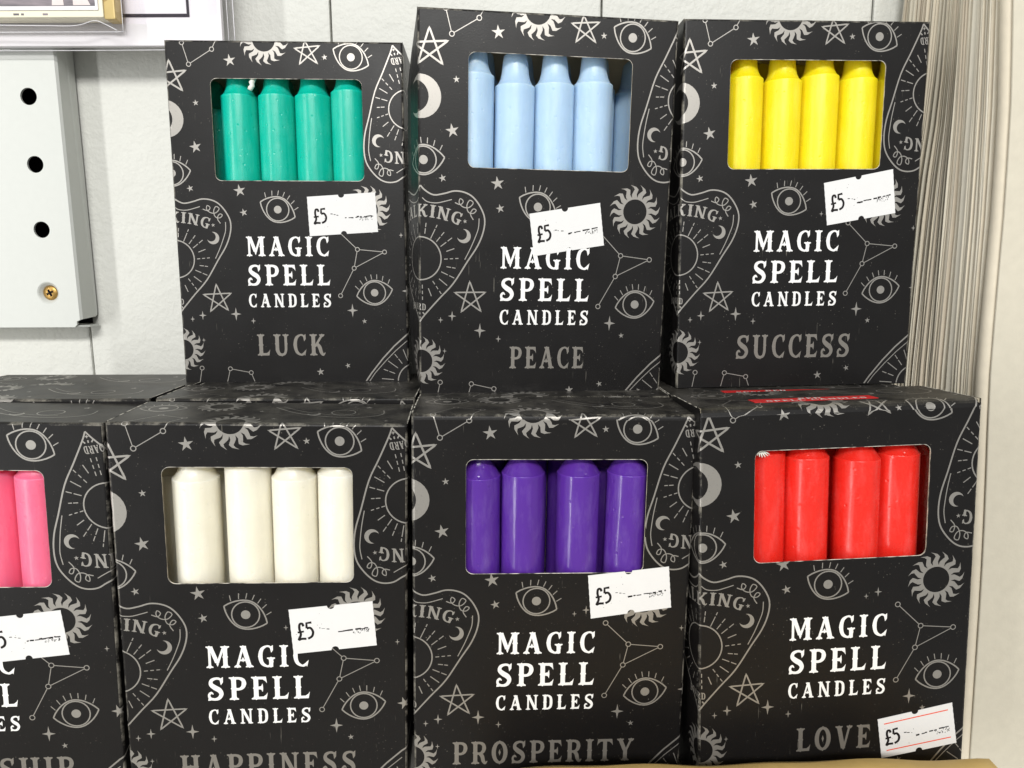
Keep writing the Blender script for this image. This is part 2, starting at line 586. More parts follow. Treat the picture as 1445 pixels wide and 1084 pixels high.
def diag(a, b, w):
    k = Ink()
    l = math.hypot(b[0] - a[0], b[1] - a[1])
    hw = w / 2 * l / max(abs(b[1] - a[1]), 0.01)
    k.poly([(a[0] - hw, a[1]), (a[0] + hw, a[1]), (b[0] + hw, b[1]), (b[0] - hw, b[1])])
    return k.p

def foot(x, y, up=True, sw=0.17):
    s = 1 if up else -1
    return [[(x - sw, y), (x - 0.04, y), (x, y - 0.035 * s), (x + 0.04, y), (x + sw, y), (x + sw, y + 0.045 * s), (x + 0.07, y + 0.12 * s), (x - 0.07, y + 0.12 * s), (x - sw, y + 0.045 * s)]]

def diamond(x, y, w, h):
    return [[(x - w, y), (x, y - h), (x + w, y), (x, y + h)]]

def c_body(w=0.74):
    return cstroke([(w - 0.05, 0.80), (w - 0.15, 0.94), (0.42, 0.965), (0.20, 0.82), (0.12, 0.5), (0.20, 0.18), (0.42, 0.035), (w - 0.16, 0.07), (w - 0.03, 0.22)],
                   [0.05, 0.09, 0.08, 0.17, 0.21, 0.17, 0.09, 0.12, 0.05]) + [[(0.0, 0.5), (0.05, 0.45), (0.05, 0.55)]] + \
        [[(w - 0.09, 0.66), (w - 0.0, 0.78), (w + 0.0, 1.02), (w - 0.16, 0.92)]] + [[(w - 0.10, 0.02), (w - 0.06, -0.02), (w + 0.02, 0.30), (w - 0.07, 0.20)]]

def glyph(ch):
    g = []
    if ch == 'I':
        return stem(0.20), 0.40
    if ch == 'L':
        return stem(0.20) + arm_b(0.2, 0.70), 0.72
    if ch in 'EF':
        g = stem(0.20) + arm_t(0.2, 0.68) + [[(0.25, 0.45), (0.43, 0.43), (0.50, 0.32), (0.52, 0.5), (0.50, 0.70), (0.43, 0.58), (0.25, 0.555)]]
        return g + (arm_b(0.2, 0.70) if ch == 'E' else []), 0.72
    if ch in 'PR':
        g = stem(0.20) + cstroke([(0.2, 0.945), (0.45, 0.945), (0.62, 0.86), (0.66, 0.71), (0.60, 0.56), (0.45, 0.47), (0.2, 0.47)], [0.11, 0.11, 0.17, 0.21, 0.17, 0.11, 0.11])
        if ch == 'R':
            g += cstroke([(0.42, 0.46), (0.56, 0.34), (0.62, 0.14), (0.72, 0.03), (0.83, 0.12)], [0.12, 0.2, 0.19, 0.12, 0.03])
            return g, 0.84
        return g, 0.76
    if ch == 'B':
        return stem(0.20) + cstroke([(0.2, 0.945), (0.45, 0.945), (0.60, 0.85), (0.60, 0.66), (0.45, 0.52), (0.2, 0.52)], [0.11, 0.11, 0.19, 0.19, 0.11, 0.11]) + \
            cstroke([(0.2, 0.52), (0.45, 0.52), (0.66, 0.40), (0.66, 0.18), (0.48, 0.055), (0.2, 0.055)], [0.11, 0.11, 0.2, 0.2, 0.11, 0.11]), 0.78
    if ch == 'D':
        return stem(0.20) + cstroke([(0.2, 0.945), (0.44, 0.945), (0.64, 0.80), (0.68, 0.5), (0.64, 0.20), (0.44, 0.055), (0.2, 0.055)], [0.11, 0.11, 0.19, 0.22, 0.19, 0.11, 0.11]), 0.80
    if ch == 'C':
        return c_body(), 0.76
    if ch == 'G':
        return c_body() + stem(0.63, 0.19, 0.0, 0.44, True, False, False, 0.19) + [[(0.535, 0.0), (0.62, -0.03), (0.725, 0.02), (0.725, 0.1), (0.535, 0.1)]], 0.82
    if ch == 'O':
        e = [(0.42 + 0.31 * cos(2 * pi * k / 28), 0.5 + 0.455 * sin(2 * pi * k / 28)) for k in range(28)]
        k = Ink()
        k.stroke(e, [0.10 + 0.12 * abs(cos(2 * pi * i / 28)) for i in range(28)], True)
        return k.p + diamond(0.42, 0.5, 0.06, 0.15) + [[(0.36, 1.0), (0.48, 1.0), (0.42, 1.05)], [(0.36, 0.0), (0.42, -0.05), (0.48, 0.0)]], 0.84
    if ch == 'S':
        return cstroke([(0.66, 0.80), (0.56, 0.93), (0.38, 0.955), (0.19, 0.87), (0.16, 0.70), (0.32, 0.56), (0.52, 0.44), (0.61, 0.27), (0.50, 0.09), (0.30, 0.035), (0.10, 0.09), (0.06, 0.24), (0.16, 0.33), (0.25, 0.26)],
                       [0.05, 0.10, 0.10, 0.15, 0.19, 0.22, 0.22, 0.19, 0.15, 0.10, 0.12, 0.11, 0.10, 0.03]) + \
            [[(0.60, 0.66), (0.70, 0.78), (0.71, 1.02), (0.55, 0.92)], [(0.0, -0.02), (0.14, -0.01), (0.18, 0.1), (0.04, 0.16)]], 0.74
    if ch == 'U':
        return stem(0.20, 0.21, 0.3, 1.0, True, False, False) + stem(0.70, 0.15, 0.3, 1.0, True, False, False, 0.17) + \
            cstroke([(0.20, 0.45), (0.205, 0.25), (0.30, 0.08), (0.46, 0.035), (0.62, 0.09), (0.69, 0.25), (0.70, 0.45)], [0.21, 0.21, 0.17, 0.11, 0.13, 0.15, 0.15]) + \
            [[(0.40, 0.0), (0.46, -0.06), (0.52, 0.0)], [(0.06, 0.55), (0.10, 0.5), (0.10, 0.6)], [(0.80, 0.55), (0.77, 0.6), (0.77, 0.5)]], 0.90
    if ch == 'H':
        return stem(0.20) + stem(0.74) + [[(0.25, 0.45), (0.42, 0.45), (0.47, 0.40), (0.52, 0.45), (0.70, 0.45), (0.70, 0.55), (0.52, 0.55), (0.47, 0.60), (0.42, 0.55), (0.25, 0.55)]], 0.94
    if ch == 'N':
        return stem(0.18, 0.13, spur=False, sw=0.17) + stem(0.78, 0.13, spur=False, sw=0.17) + diag((0.20, 0.99), (0.76, 0.01), 0.20), 0.96
    if ch == 'M':
        return stem(0.17, 0.12, spur=False, sw=0.16) + stem(0.92, 0.21) + diag((0.22, 0.99), (0.53, 0.22), 0.19) + diag((0.86, 0.99), (0.55, 0.22), 0.11) + diamond(0.54, 0.18, 0.06, 0.13), 1.11
    if ch == 'A':
        return diag((0.13, 0.03), (0.44, 0.98), 0.11) + diag((0.72, 0.03), (0.46, 0.98), 0.22) + foot(0.15, 0.0, True, 0.16) + foot(0.73, 0.0, True, 0.19) + foot(0.44, 1.0, False, 0.15) + \
            [[(0.22, 0.29), (0.64, 0.29), (0.62, 0.37), (0.24, 0.37)]] + diamond(0.42, 0.36, 0.07, 0.12), 0.90
    if ch == 'V':
        return diag((0.20, 0.97), (0.44, 0.02), 0.22) + diag((0.74, 0.97), (0.47, 0.02), 0.11) + foot(0.20, 1.0, False, 0.19) + foot(0.75, 1.0, False, 0.15) + [[(0.38, 0.03), (0.45, -0.05), (0.52, 0.03)]], 0.92
    if ch == 'Y':
        return stem(0.45, 0.21, 0.0, 0.5, False, True, False) + diag((0.17, 0.97), (0.44, 0.45), 0.20) + diag((0.75, 0.97), (0.48, 0.45), 0.11) + foot(0.18, 1.0, False, 0.18) + foot(0.75, 1.0, False, 0.15), 0.92
    if ch == 'T':
        return stem(0.40, 0.21, 0.0, 0.95, False, True, True) + arm_t(0.4, 0.80) + [[(0.8 - a, b) for a, b in arm_t(0.4, 0.80)[0]]], 0.82
    if ch == 'K':
        return stem(0.20) + diag((0.28, 0.40), (0.70, 0.95), 0.12) + foot(0.70, 1.0, False, 0.15) + cstroke([(0.40, 0.56), (0.56, 0.38), (0.64, 0.15), (0.76, 0.03), (0.88, 0.13)], [0.14, 0.21, 0.19, 0.12, 0.03]), 0.90
    raise KeyError(ch)

def text_polys(word, u0, u1, vbase, height, gap=0.14, fn=None):
    """fit a word between u0 and u1 on a baseline; fn(x, y) -> (u, v) overrides the placing"""
    parts, x = [], 0.0
    for ch in word:
        g, w = glyph(ch)
        parts += [[(x + p[0], p[1]) for p in poly] for poly in g]
        x += w + gap
    x -= gap
    k = (u1 - u0) / x
    out = []
    for poly in parts:
        q = [(fn(p[0] / x, p[1]) if fn else (u0 + p[0] * k, vbase + p[1] * height)) for p in poly]
        out.append(q if area2(q) > 0 else q[::-1])
    return out

# ------------------------------------------------------------------ the printed pattern, shared by all boxes
BW, BH, BD, BR = 84.0, 122.4, 28.5, 0.9
BA = pi * BR / 4

def planchette(k, T):
    """heart-shaped pointer board; T maps local (x right, y up from circle centre) to the sheet"""
    half = [(0.0, 23.0), (1.5, 21.5), (4.3, 20.2), (7.8, 20.8), (11.0, 21.7), (14.3, 21.4), (17.1, 20.0), (19.5, 17.1), (21.0, 13.5), (20.7, 9.4), (18.9, 4.7), (15.6, -0.5), (11.0, -7.8), (6.3, -13.0), (1.6, -18.4), (0.0, -20.6)]
    for sg in (1, -1):
        k.stroke([T(sg * x, y) for x, y in smooth(half, 4)], 0.46)
        k.stroke([T(sg * x, y) for x, y in smooth([(0.6, 19.2), (2.2, 18.0), (5.1, 17.7), (7.8, 18.3), (10.2, 19.0)], 4)], 0.28)
        k.stroke([T(sg * x, y) for x, y in smooth([(19.2, 13.4), (19.0, 10.2), (17.9, 7.0), (16.5, 3.7), (14.7, 0.1)], 4)], 0.28)
        curl = [(11.2, 18.1), (13.0, 17.5), (13.9, 18.6), (12.9, 19.4), (12.6, 18.0), (13.9, 16.8), (15.8, 16.7), (17.2, 18.2), (16.0, 19.0), (15.1, 17.3), (15.6, 15.3), (17.2, 14.9), (18.2, 15.9), (17.2, 16.3), (16.3, 14.7), (17.3, 12.9)]
        k.stroke([T(sg * x, y) for x, y in smooth(curl, 3)], 0.3)
        c1, c2 = T(sg * 14.3, 7.6), T(sg * 13.55, 8.1)
        k.crescent(c1, 2.25, c2, 1.75)
        k.star(T(sg * 14.6, 12.3), 0.75)
        rays = [((1.9, 11.3), (1.5, 7.9), 0), ((5.5, 10.8), (3.4, 6.4), 1), ((7.8, 8.6), (5.3, 5.5), 0), ((10.4, 6.9), (6.7, 4.0), 0), ((11.2, 3.5), (8.6, 2.5), 2), ((12.6, 0.4), (7.9, 0.0), 3), ((11.7, -2.8), (8.7, -2.4), 0),
                ((11.3, -6.0), (7.0, -4.1), 0), ((9.0, -8.5), (6.3, -6.4), 2), ((7.1, -11.3), (4.2, -7.2), 3), ((3.8, -12.1), (2.8, -9.6), 2), ((0.9, -13.4), (0.8, -8.5), 3)]
        for a, b, m in rays:
            k.dash(T(sg * a[0], a[1]), T(sg * b[0], b[1]), {0: ((0, 0.38), (0.5, 1)), 1: ((0, 0.2), (0.3, 1)), 2: ((0, 1),), 3: ((0, 0.22), (0.38, 0.6), (0.75, 1))}[m])
        for dx in (0.0, 1.1):
            k.stroke([T(sg * dx * 0.9, -17.5), T(sg * dx * 1.5, -18.2)], 0.4)
    k.ring(T(0, 0), 6.9, 0.40, 40)
    k.star(T(0, -19.2), 0.6, inner=0.4, n=4)
    # curved words
    def arc(xc, yc, R, a0, a1, h, flip=1):
        def fn(t, y):
            a = a0 + (a1 - a0) * t
            r = R + y * h
            return T(xc + r * sin(a), yc + r * cos(a))
        return fn
    k.p += [p if area2(p) > 0 else p[::-1] for p in text_polys('TALKING', 0, 1, 0, 1, 0.16, arc(0, -22, 35.3, -0.37, 0.37, 3.9))]
    k.p += [p if area2(p) > 0 else p[::-1] for p in text_polys('BOARD', 0, 1, 0, 1, 0.14, lambda t, y: T(-5.6 + 7.6 * t, -16.9 + y * 2.1 + 0.35 * cos((t - 0.5) * 3)))]

PT = Ink()
# top strip
PT.nodes([(7.02, 0.25), (9.02, -7.11), (17.51, -1.96), (21.5, 6.0), (13.5, 9.5)], ((0, 1), (1, 2), (2, 3), (3, 4), (4, 0)))
PT.star((23.63, -5.72), 2.25, 0.12)
PT.sun((36.1, 1.3), rot=0.1)
PT.penta([(50.7, 1.2), (46.9, -1.5), (56.0, -0.6), (48.5, -7.0), (55.0, -6.7)])
PT.star((57.59, -4.55), 1.1)
PT.eye((67.04, -4.49), radians(-24))
planchette(PT, lambda x, y: (87.0 - 0.977 * 0.92 * x + 0.215 * 1.1 * y, -22.5 - 0.215 * 0.92 * x - 0.977 * 1.1 * y))
# left margin
PT.penta([(2.0, -5.6), (-3.2, -10.3), (7.9, -9.2), (-1.6, -16.4), (6.3, -16.2)], 0.6)
PT.star((10.64, -20.34), 1.15)
PT.crescent((-0.7, -25.9), 6.6, (-3.0, -25.9), 4.95)
PT.star((9.54, -35.72), 2.25, 0.2)
PT.eye((0.4, -45.0), radians(8))
PT.star((6.6, -50.4), 1.3, 0.3)
planchette(PT, lambda x, y: (-0.5 + x, -75.9 + y))
# below the window
PT.star((24.5, -51.2), 2.3, 0.15)
PT.star((25.57, -59.08), 1.5, 0.25)
PT.eye((38.09, -58.06), radians(-24))
PT.spark((49.8, -62.4), 0.95)
PT.spark((53.4, -61.2), 1.5)
PT.sun((71.0, -58.2), rot=0.05)
PT.nodes([(59.56, -65.5), (66.88, -72.67), (76.96, -73.66), (65.42, -79.58), (59.92, -89.8)], ((0, 1), (1, 2), (2, 3), (3, 1), (3, 4)))
PT.spark((83.3, -67.5), 1.0)
PT.star((85.3, -88.2), 2.2, 0.3)
PT.eye((72.76, -88.76), radians(10.5))
PT.spark((64.23, -95.34), 2.55)
PT.star((68.6, -99.46), 1.0, 0.1)
# bottom strip
PT.spark((7.9, -106.1), 0.9)
PT.sun((0.0, -109.6), 3.9, 8.2, rot=0.15)
PT.nodes([(6.53, -116.72), (5.0, -124.5)], ((0, 1),))
PT.nodes([(15.2, -124.5), (17.14, -117.09), (24.92, -118.64), (27.0, -124.5)], ((0, 1), (1, 2), (2, 3)))
PT.star((51.2, -118.6), 1.5, 0.1)
PT.star((61.7, -116.3), 1.1, 0.3)
BRP = lambda x, y: (88.0 + (x * cos(-0.75) - y * sin(-0.75)), -124.0 + (x * sin(-0.75) + y * cos(-0.75)))
PT.stroke([(67.3, -124.0), (70.5, -119.4), (75.0, -113.8), (79.5, -109.0), (84.5, -104.6), (90.0, -101.0), (96.0, -99.0)], 0.5)
PT.stroke([(68.6, -124.0), (72.0, -119.2), (75.9, -114.9), (80.0, -110.8), (84.5, -107.0)], 0.28)
PT.ring((87.6, -122.6), 6.9, 0.40, 40)
for a in range(7):
    t = radians(95 + a * 16)
    PT.dash((87.6 + 13.2 * cos(t), -122.6 + 13.2 * sin(t)), (87.6 + 8.6 * cos(t), -122.6 + 8.6 * sin(t)), (((0, 0.38), (0.5, 1)), ((0, 1),))[a % 2])
# top panel (v > 0)
PT.stroke(smooth([(44, 22), (52, 14), (62, 9.5), (72, 9), (78, 13), (78, 19)], 5), 0.4)
PT.stroke(smooth([(46, 23), (54, 16), (63, 12), (70, 11.5)], 5), 0.25)
PT.ring((66, 15.5), 3.6, 0.35)
PT.crescent((57.5, 13.0), 2.0, (57.1, 13.7), 1.6)
PT.sun((27.0, 22.5), 3.6, 7.6, rot=0.1)
PT.eye((10.5, 19.0), radians(6))
for cx, cy, r in ((33, 12), (41, 17), (73, 23), (82, 6)) and [(33, 12, 1.3), (41, 16, 1.0), (73, 23, 1.5), (80, 4.5, 0.9), (47, 6, 0.9)]:
    PT.star((cx, cy), r)
# the group that one box carries at another place
PG = Ink()
PG.penta([(13.8, -85.2), (8.8, -89.0), (19.2, -88.6), (11.1, -95.4), (17.8, -95.0)])
PG.spark((8.11, -96.8), 1.75)
PG.spark((4.29, -98.17), 1.1)
PG2 = Ink()
PG2.spark((20.53, -96.39), 2.5)
PG2.spark((26.88, -99.02), 1.2)

# ------------------------------------------------------------------ folding the flat sheet round the box
BULGE = [1.0, 1.0]      # how far the left and right side panels belly out, mm
TOPR = [0.9]            # radius of the fold between front and top panel

def wrap(u, v, off=0.0):
    """point of the flat sheet (front 0..BW x -BH..0, sides beyond, top panel above) -> box space (x, y back, z up from base)"""
    side = False
    if u < BA:
        if u > -BA:
            t = (BA - u) / (2 * BA) * pi / 2
            x, y = BR - (BR + off) * sin(t), BR - (BR + off) * cos(t)
        else:
            x, y, side = -off, BR + (-u - BA), True
            x -= belly(y, v) * BULGE[0]
    elif u > BW - BA:
        s = u - BW
        if s < BA:
            t = (s + BA) / (2 * BA) * pi / 2
            x, y = BW - BR + (BR + off) * sin(t), BR - (BR + off) * cos(t)
        else:
            x, y, side = BW + off, BR + (s - BA), True
            x += belly(y, v) * BULGE[1]
    else:
        x, y = u + (BR - BA) * (1 - 2 * (u - BA) / (BW - 2 * BA)), -off
    z = v + BH
    TR = TOPR[0]
    TA = pi * TR / 4
    if v > -TA and -1e-6 <= u <= BW + 1e-6:
        if v < TA:
            t = (v + TA) / (2 * TA) * pi / 2
            z = BH - TR + (TR + off) * sin(t)
            y += off + TR - (TR + off) * cos(t)
        else:
            z = BH + off
            y += off + TR + (v - TA)
    elif side and y < TR:
        z = min(z, BH - TR + math.sqrt(max(TR * TR - (TR - y) ** 2, 0)))
    return (x, y, z)

def belly(y, v):
    return sin(pi * max(0.0, min(1.0, (y - BR) / (BD - BR)))) * min(1.0, max(0.0, -v / 22.0)) ** 0.6 * min(1.0, max(0.0, (v + BH) / 22.0)) ** 0.6

FOLDS_U = [-BA, -BA / 3, BA / 3, BA, BW - BA, BW - BA / 3, BW + BA / 3, BW + BA, 0.0, BW]
BELLY_U = [-3, -7, -14, -21, BW + 3, BW + 7, BW + 14, BW + 21]
BELLY_V = [-2, -5, -10, -16, -22, -100, -106, -112]

def folds_v():
    TA = pi * TOPR[0] / 4
    return [TA * k for k in (-1, -0.6, -0.2, 0.2, 0.6, 1)]

def fold_print(name, polys, mat, parent, off, window=None, flat=False):
    v, f = union(polys)
    bm = bmesh.new()
    bv = [bm.verts.new((p[0], p[1], 0)) for p in v]
    for t in f:
        try:
            bm.faces.new([bv[i] for i in t])
        except ValueError:
            pass
    if not flat:
        for a in FOLDS_U + BELLY_U:
            bmesh.ops.bisect_plane(bm, geom=bm.verts[:] + bm.edges[:] + bm.faces[:], plane_co=(a, 0, 0), plane_no=(1, 0, 0), dist=1e-5)
        for b in folds_v() + [0.0]:
            bmesh.ops.bisect_plane(bm, geom=bm.verts[:] + bm.edges[:] + bm.faces[:], plane_co=(0, b, 0), plane_no=(0, 1, 0), dist=1e-5)
        for co, no in (((-BD + 0.6, 0, 0), (-1, 0, 0)), ((BW + BD - 0.6, 0, 0), (1, 0, 0)), ((0, -BH + 0.4, 0), (0, -1, 0)), ((0, BD - 0.6, 0), (0, 1, 0))):
            bmesh.ops.bisect_plane(bm, geom=bm.verts[:] + bm.edges[:] + bm.faces[:], plane_co=co, plane_no=no, dist=1e-5, clear_outer=True)
        dead = []
        for fc in bm.faces:
            c = fc.calc_center_median()
            if c.y > 0 and (c.x < 0.15 or c.x > BW - 0.15):
                dead.append(fc)
            elif window and window[0] < c.x < window[1] and window[2] < c.y < window[3]:
                dead.append(fc)
        bmesh.ops.delete(bm, geom=dead, context='FACES')
    for q in bm.verts:
        x, y, z = wrap(q.co.x, q.co.y, off)
        q.co = (x * MM, y * MM, z * MM)
    me = bpy.data.meshes.new(name)
    bm.to_mesh(me)
    bm.free()
    me.materials.append(mat)
    o = bpy.data.objects.new(name, me)
    COL.objects.link(o)
    o.parent = parent
    return o

def round_rect(x0, x1, y0, y1, r, n=5):
    pts = []
    for cx, cy, a in ((x1 - r, y1 - r, 0), (x0 + r, y1 - r, 90), (x0 + r, y0 + r, 180), (x1 - r, y0 + r, 270)):
        for k in range(n + 1):
            t = radians(a + 90 * k / n)
            pts.append((cx + r * cos(t), cy + r * sin(t)))
    return pts

def carton_mesh(name, win, mat, parent, inset=0.0):
    """the folded black sheet with its window; inset > 0 gives the board inside"""
    hole = round_rect(win[0], win[1], win[2], win[3], 2.3)
    outer = [(-BD, -BH), (BW + BD, -BH), (BW + BD, 0), (BW, 0), (BW, BD), (0, BD), (0, 0), (-BD, 0)]
    lines = [hole + [hole[0]]]
    for a in FOLDS_U + BELLY_U:
        top = BD if 0 <= a <= BW else 0
        lines.append([(a, -BH), (a, top)])
    for b in folds_v() + BELLY_V:
        lines.append([(0 if b > 0 else -BD, b), (BW if b > 0 else BW + BD, b)])
    for b in (-20, -60, -90, 14):
        lines.append([(0 if b > 0 else -BD, b), (BW if b > 0 else BW + BD, b)])
    v, f = union([outer], lines)
    def inside(c):
        x, y = c
        ok = False
        for i in range(len(hole)):
            (x0, y0), (x1, y1) = hole[i - 1], hole[i]
            if (y0 > y) != (y1 > y) and x < (x1 - x0) * (y - y0) / (y1 - y0) + x0:
                ok = not ok
        return ok
    keep = [t for t in f if not inside((sum(v[i][0] for i in t) / 3, sum(v[i][1] for i in t) / 3))]
    g = Geo()
    g.add([wrap(p[0], p[1], -inset) for p in v], keep)
    i = inset
    g.add([(i, BD - i, i), (BW - i, BD - i, i), (BW - i, BD - i, BH - i), (i, BD - i, BH - i)], [(1, 0, 3, 2)])
    g.add([(i, i + 0.3, i + 0.02), (BW - i, i + 0.3, i + 0.02), (BW - i, BD - i, i + 0.02), (i, BD - i, i + 0.02)], [(0, 3, 2, 1)])
    o = g.obj(name, mat, parent)
    return o, hole

def quad_map(Q, s, t):
    """TL, TR, BR, BL corners; s to the right 0..1, t up 0..1"""
    tl, tr, br, bl = Q
    return tuple((bl[i] * (1 - s) + br[i] * s) * (1 - t) + (tl[i] * (1 - s) + tr[i] * s) * t for i in (0, 1))

def sticker(root, Q, seed, red=False):
    rnd = random.Random(seed)
    pts = []
    nt = 0.045
    asp = 25.0 / 14.2
    for k in range(0, 15):
        pts.append((0 + (0.003 if k % 2 else 0) , 1 - k / 14))
    def notch(cx, base, sgn):
        return [(cx + sgn * nt * -cos(pi * j / 8), base + sgn * nt * asp * sin(pi * j / 8)) for j in range(9)]
    pts += notch(0.5, 0.0, 1)
    for k in range(0, 15):
        pts.append((1 - (0.003 if k % 2 else 0), k / 14))
    pts += notch(0.5, 1.0, -1)
    poly = [quad_map(Q, *p) for p in pts]
    v, f = union([poly if area2(poly) > 0 else poly[::-1]])
    g = Geo()
    off = 0.16
    g.add([(p[0], -off, p[1] + BH) for p in v], f)
    n = len(poly)
    g.add([(p[0], -off, p[1] + BH) for p in poly] + [(p[0], -0.02, p[1] + BH) for p in poly], [(i, (i + 1) % n, n + (i + 1) % n, n + i) for i in range(n)])
    st = g.obj('price_sticker', M['sticker'], root)
    tag(st, 'white price sticker reading £5' + (' with two orange lines' if red else ''))
    # hand-set £5
    k = Ink()
    T = lambda x, y: quad_map(Q, x, y)
    w = 0.72
    k.stroke([T(*p) for p in smooth([(0.155, 0.60), (0.145, 0.66), (0.115, 0.655), (0.105, 0.56), (0.115, 0.42), (0.085, 0.31), (0.12, 0.325), (0.175, 0.315)], 4)], w)
    k.stroke([T(0.08, 0.475), T(0.155, 0.485)], w * 0.8)
    k.stroke([T(*p) for p in [(0.255, 0.67), (0.195, 0.665), (0.192, 0.55)]], w)
    k.stroke([T(*p) for p in smooth([(0.192, 0.545), (0.235, 0.55), (0.262, 0.46), (0.245, 0.36), (0.195, 0.315)], 4)], w)
    fold_print('price_lettering', k.p, M['stamp'], st, off + 0.05, flat=True)
    k = Ink()
    for i in range(3):
        x = 0.33 + i * 0.045 + rnd.uniform(-0.01, 0.01)
        k.stroke([T(x, 0.53 - i * 0.02), T(x + rnd.uniform(0.015, 0.04), 0.525 - i * 0.022)], rnd.uniform(0.12, 0.3))
    x = rnd.uniform(0.44, 0.56)
    tilt = rnd.uniform(0.02, 0.16)
    while x < rnd.uniform(0.88, 0.95):
        d = rnd.uniform(0.02, 0.07)
        y = 0.40 + (x - 0.5) * tilt + rnd.uniform(-0.008, 0.008)
        k.stroke([T(x, y), T(min(x + d, 0.95), y + rnd.uniform(-0.004, 0.008))], rnd.uniform(0.28, 0.55))
        x += d + rnd.choice((-0.012, 0.0, 0.012, 0.03))
    for i in range(26):
        x, y = rnd.uniform(0.74, 0.93), rnd.uniform(0.31, 0.40)
        a = rnd.uniform(0, pi)
        k.stroke([T(x, y), T(x + 0.012 * cos(a), y + 0.03 * sin(a))], rnd.uniform(0.1, 0.22))
    for i in range(7):
        c = T(rnd.uniform(0.05, 0.5), rnd.uniform(0.2, 0.9))
        k.disc(c, rnd.uniform(0.05, 0.11), 6)
    fold_print('ink_smudge', k.p, M['stamp'], st, off + 0.05, flat=True)
    if red:
        for y in (0.85, 0.17):
            k = Ink()
            k.stroke([T(0.08, y), T(0.94, y)], 0.35)
            fold_print('orange_line', k.p, M['orange'], st, off + 0.05, flat=True)
    return st

# ------------------------------------------------------------------ the boxes
def pose(x, y, yaw, roll, pit, dz, upper):
    R = Matrix.Rotation(yaw, 4, 'Z') @ Matrix.Rotation(roll, 4, 'Y') @ Matrix.Rotation(pit, 4, 'X')
    return at(x, y, (0 if upper else -BH) + dz) @ R

GROUP = 'black candle boxes stacked on the shelf'

def candle_box(mw, label, win, aff, title, word, stick=None, red_sticker=False, pent=(0, 0), pent2=(0, 0), red_patch=False, seed=1, bulge=(0.8, 0.8), topr=1.0):
    root = empty('candle_box', mw)
    BULGE[:] = bulge
    TOPR[0] = topr
    tag(root, label, 'box', GROUP)
    box, hole = carton_mesh('carton', win, M['carton'], root)
    carton_mesh('lining', win, M['lining'], root, 0.45)
    # cut edge of the card round the window, and the bare edges of the top flap
    g = Geo()
    n = len(hole)
    g.add([(p[0], -0.01, p[1] + BH) for p in hole] + [(p[0], 0.46, p[1] + BH) for p in hole], [(i, (i + 1) % n, n + (i + 1) % n, n + i) for i in range(n)])
    cx, cy = (win[0] + win[1]) / 2, (win[2] + win[3]) / 2
    shr = [(p[0] + (0.15 if p[0] < cx else -0.15), p[1] + (0.15 if p[1] < cy else -0.15)) for p in hole]
    g.add([(p[0], 0.02, p[1] + BH) for p in hole] + [(p[0], 0.02, p[1] + BH) for p in shr], [(i, (i + 1) % n, n + (i + 1) % n, n + i) for i in range(n)])
    g.obj('window_edge', M['worn'], root)
    for q in (0.0, BW - 0.34):
        g = Geo()
        g.box(q, q + 0.34, topr + 0.7, BD - 0.4, BH - 0.3, BH + 0.06)
        g.obj('flap_edge', M['worn'], root)
    A = lambda p: (aff[0][0] * p[0] + aff[0][1] * p[1] + aff[0][2], aff[1][0] * p[0] + aff[1][1] * p[1] + aff[1][2])
    polys = [[A(p) for p in poly] for poly in PT.p]
    polys += [[(A(p)[0] + pent[0], A(p)[1] + pent[1]) for p in poly] for poly in PG.p]
    polys += [[(A(p)[0] + pent2[0], A(p)[1] + pent2[1]) for p in poly] for poly in PG2.p]
    # drop whatever would cross the window opening
    def clear(poly):
        c = (sum(p[0] for p in poly) / len(poly), sum(p[1] for p in poly) / len(poly))
        return not (win[0] - 0.1 < c[0] < win[1] + 0.1 and win[2] - 0.1 < c[1] < win[3] + 0.1)
    fold_print('pattern_print', [p for p in polys if clear(p)], M['silver'], root, 0.05, (win[0] - 0.05, win[1] + 0.05, win[2] - 0.05, win[3] + 0.05))
    tu, tv = title
    tp = text_polys('MAGIC', 25.6 + tu, 55.9 + tu, -75.65 + tv, 7.0, 0.24) + text_polys('SPELL', 25.6 + tu, 56.0 + tu, -86.35 + tv, 7.5, 0.24) + text_polys('CANDLES', 25.5 + tu, 56.1 + tu, -94.4 + tv, 4.9, 0.36)
    fold_print('title_lettering', tp, M['white_ink'], root, 0.06, flat=True)
    if word:
        t, u0, u1, vb, h = word
        fold_print('name_lettering', text_polys(t, u0, u1, vb, h, 0.22), M['dull_ink'], root, 0.06, flat=True)
    if stick:
        sticker(root, stick, seed, red_sticker)
    if red_patch:
        lab = Geo()
        lab.box(19, 57, 7.5, 13.0, BH + 0.0, BH + 0.12)
        lo = tag(lab.obj('red_label', M['red_ink'], root), 'red label printed with white capitals on the box top')
        k = Ink()
        k.p = text_polys('RED', 34, 41, 10.6, 1.8) + text_polys('SPELL', 23, 35, 8.0, 2.0) + text_polys('CANDLES', 37, 54, 8.0, 2.0)
        v, f = union(k.p)
        mesh_obj('label_lettering', [(p[0], p[1], BH + 0.17) for p in v], f, M['white_ink'], lo)
    return root

def copy_box(src, mw, label, skip=('price_sticker',)):
    r = src.copy()
    COL.objects.link(r)
    r.matrix_world = mw
    r['label'] = label
    for ch in list(src.children):
        if ch.name.split('.')[0] in skip:
            continue
        c = ch.copy()
        COL.objects.link(c)
        c.parent = r
        c.matrix_parent_inverse = ch.matrix_parent_inverse
        for gc in list(ch.children):
            d = gc.copy()
            COL.objects.link(d)
            d.parent = c
    return r

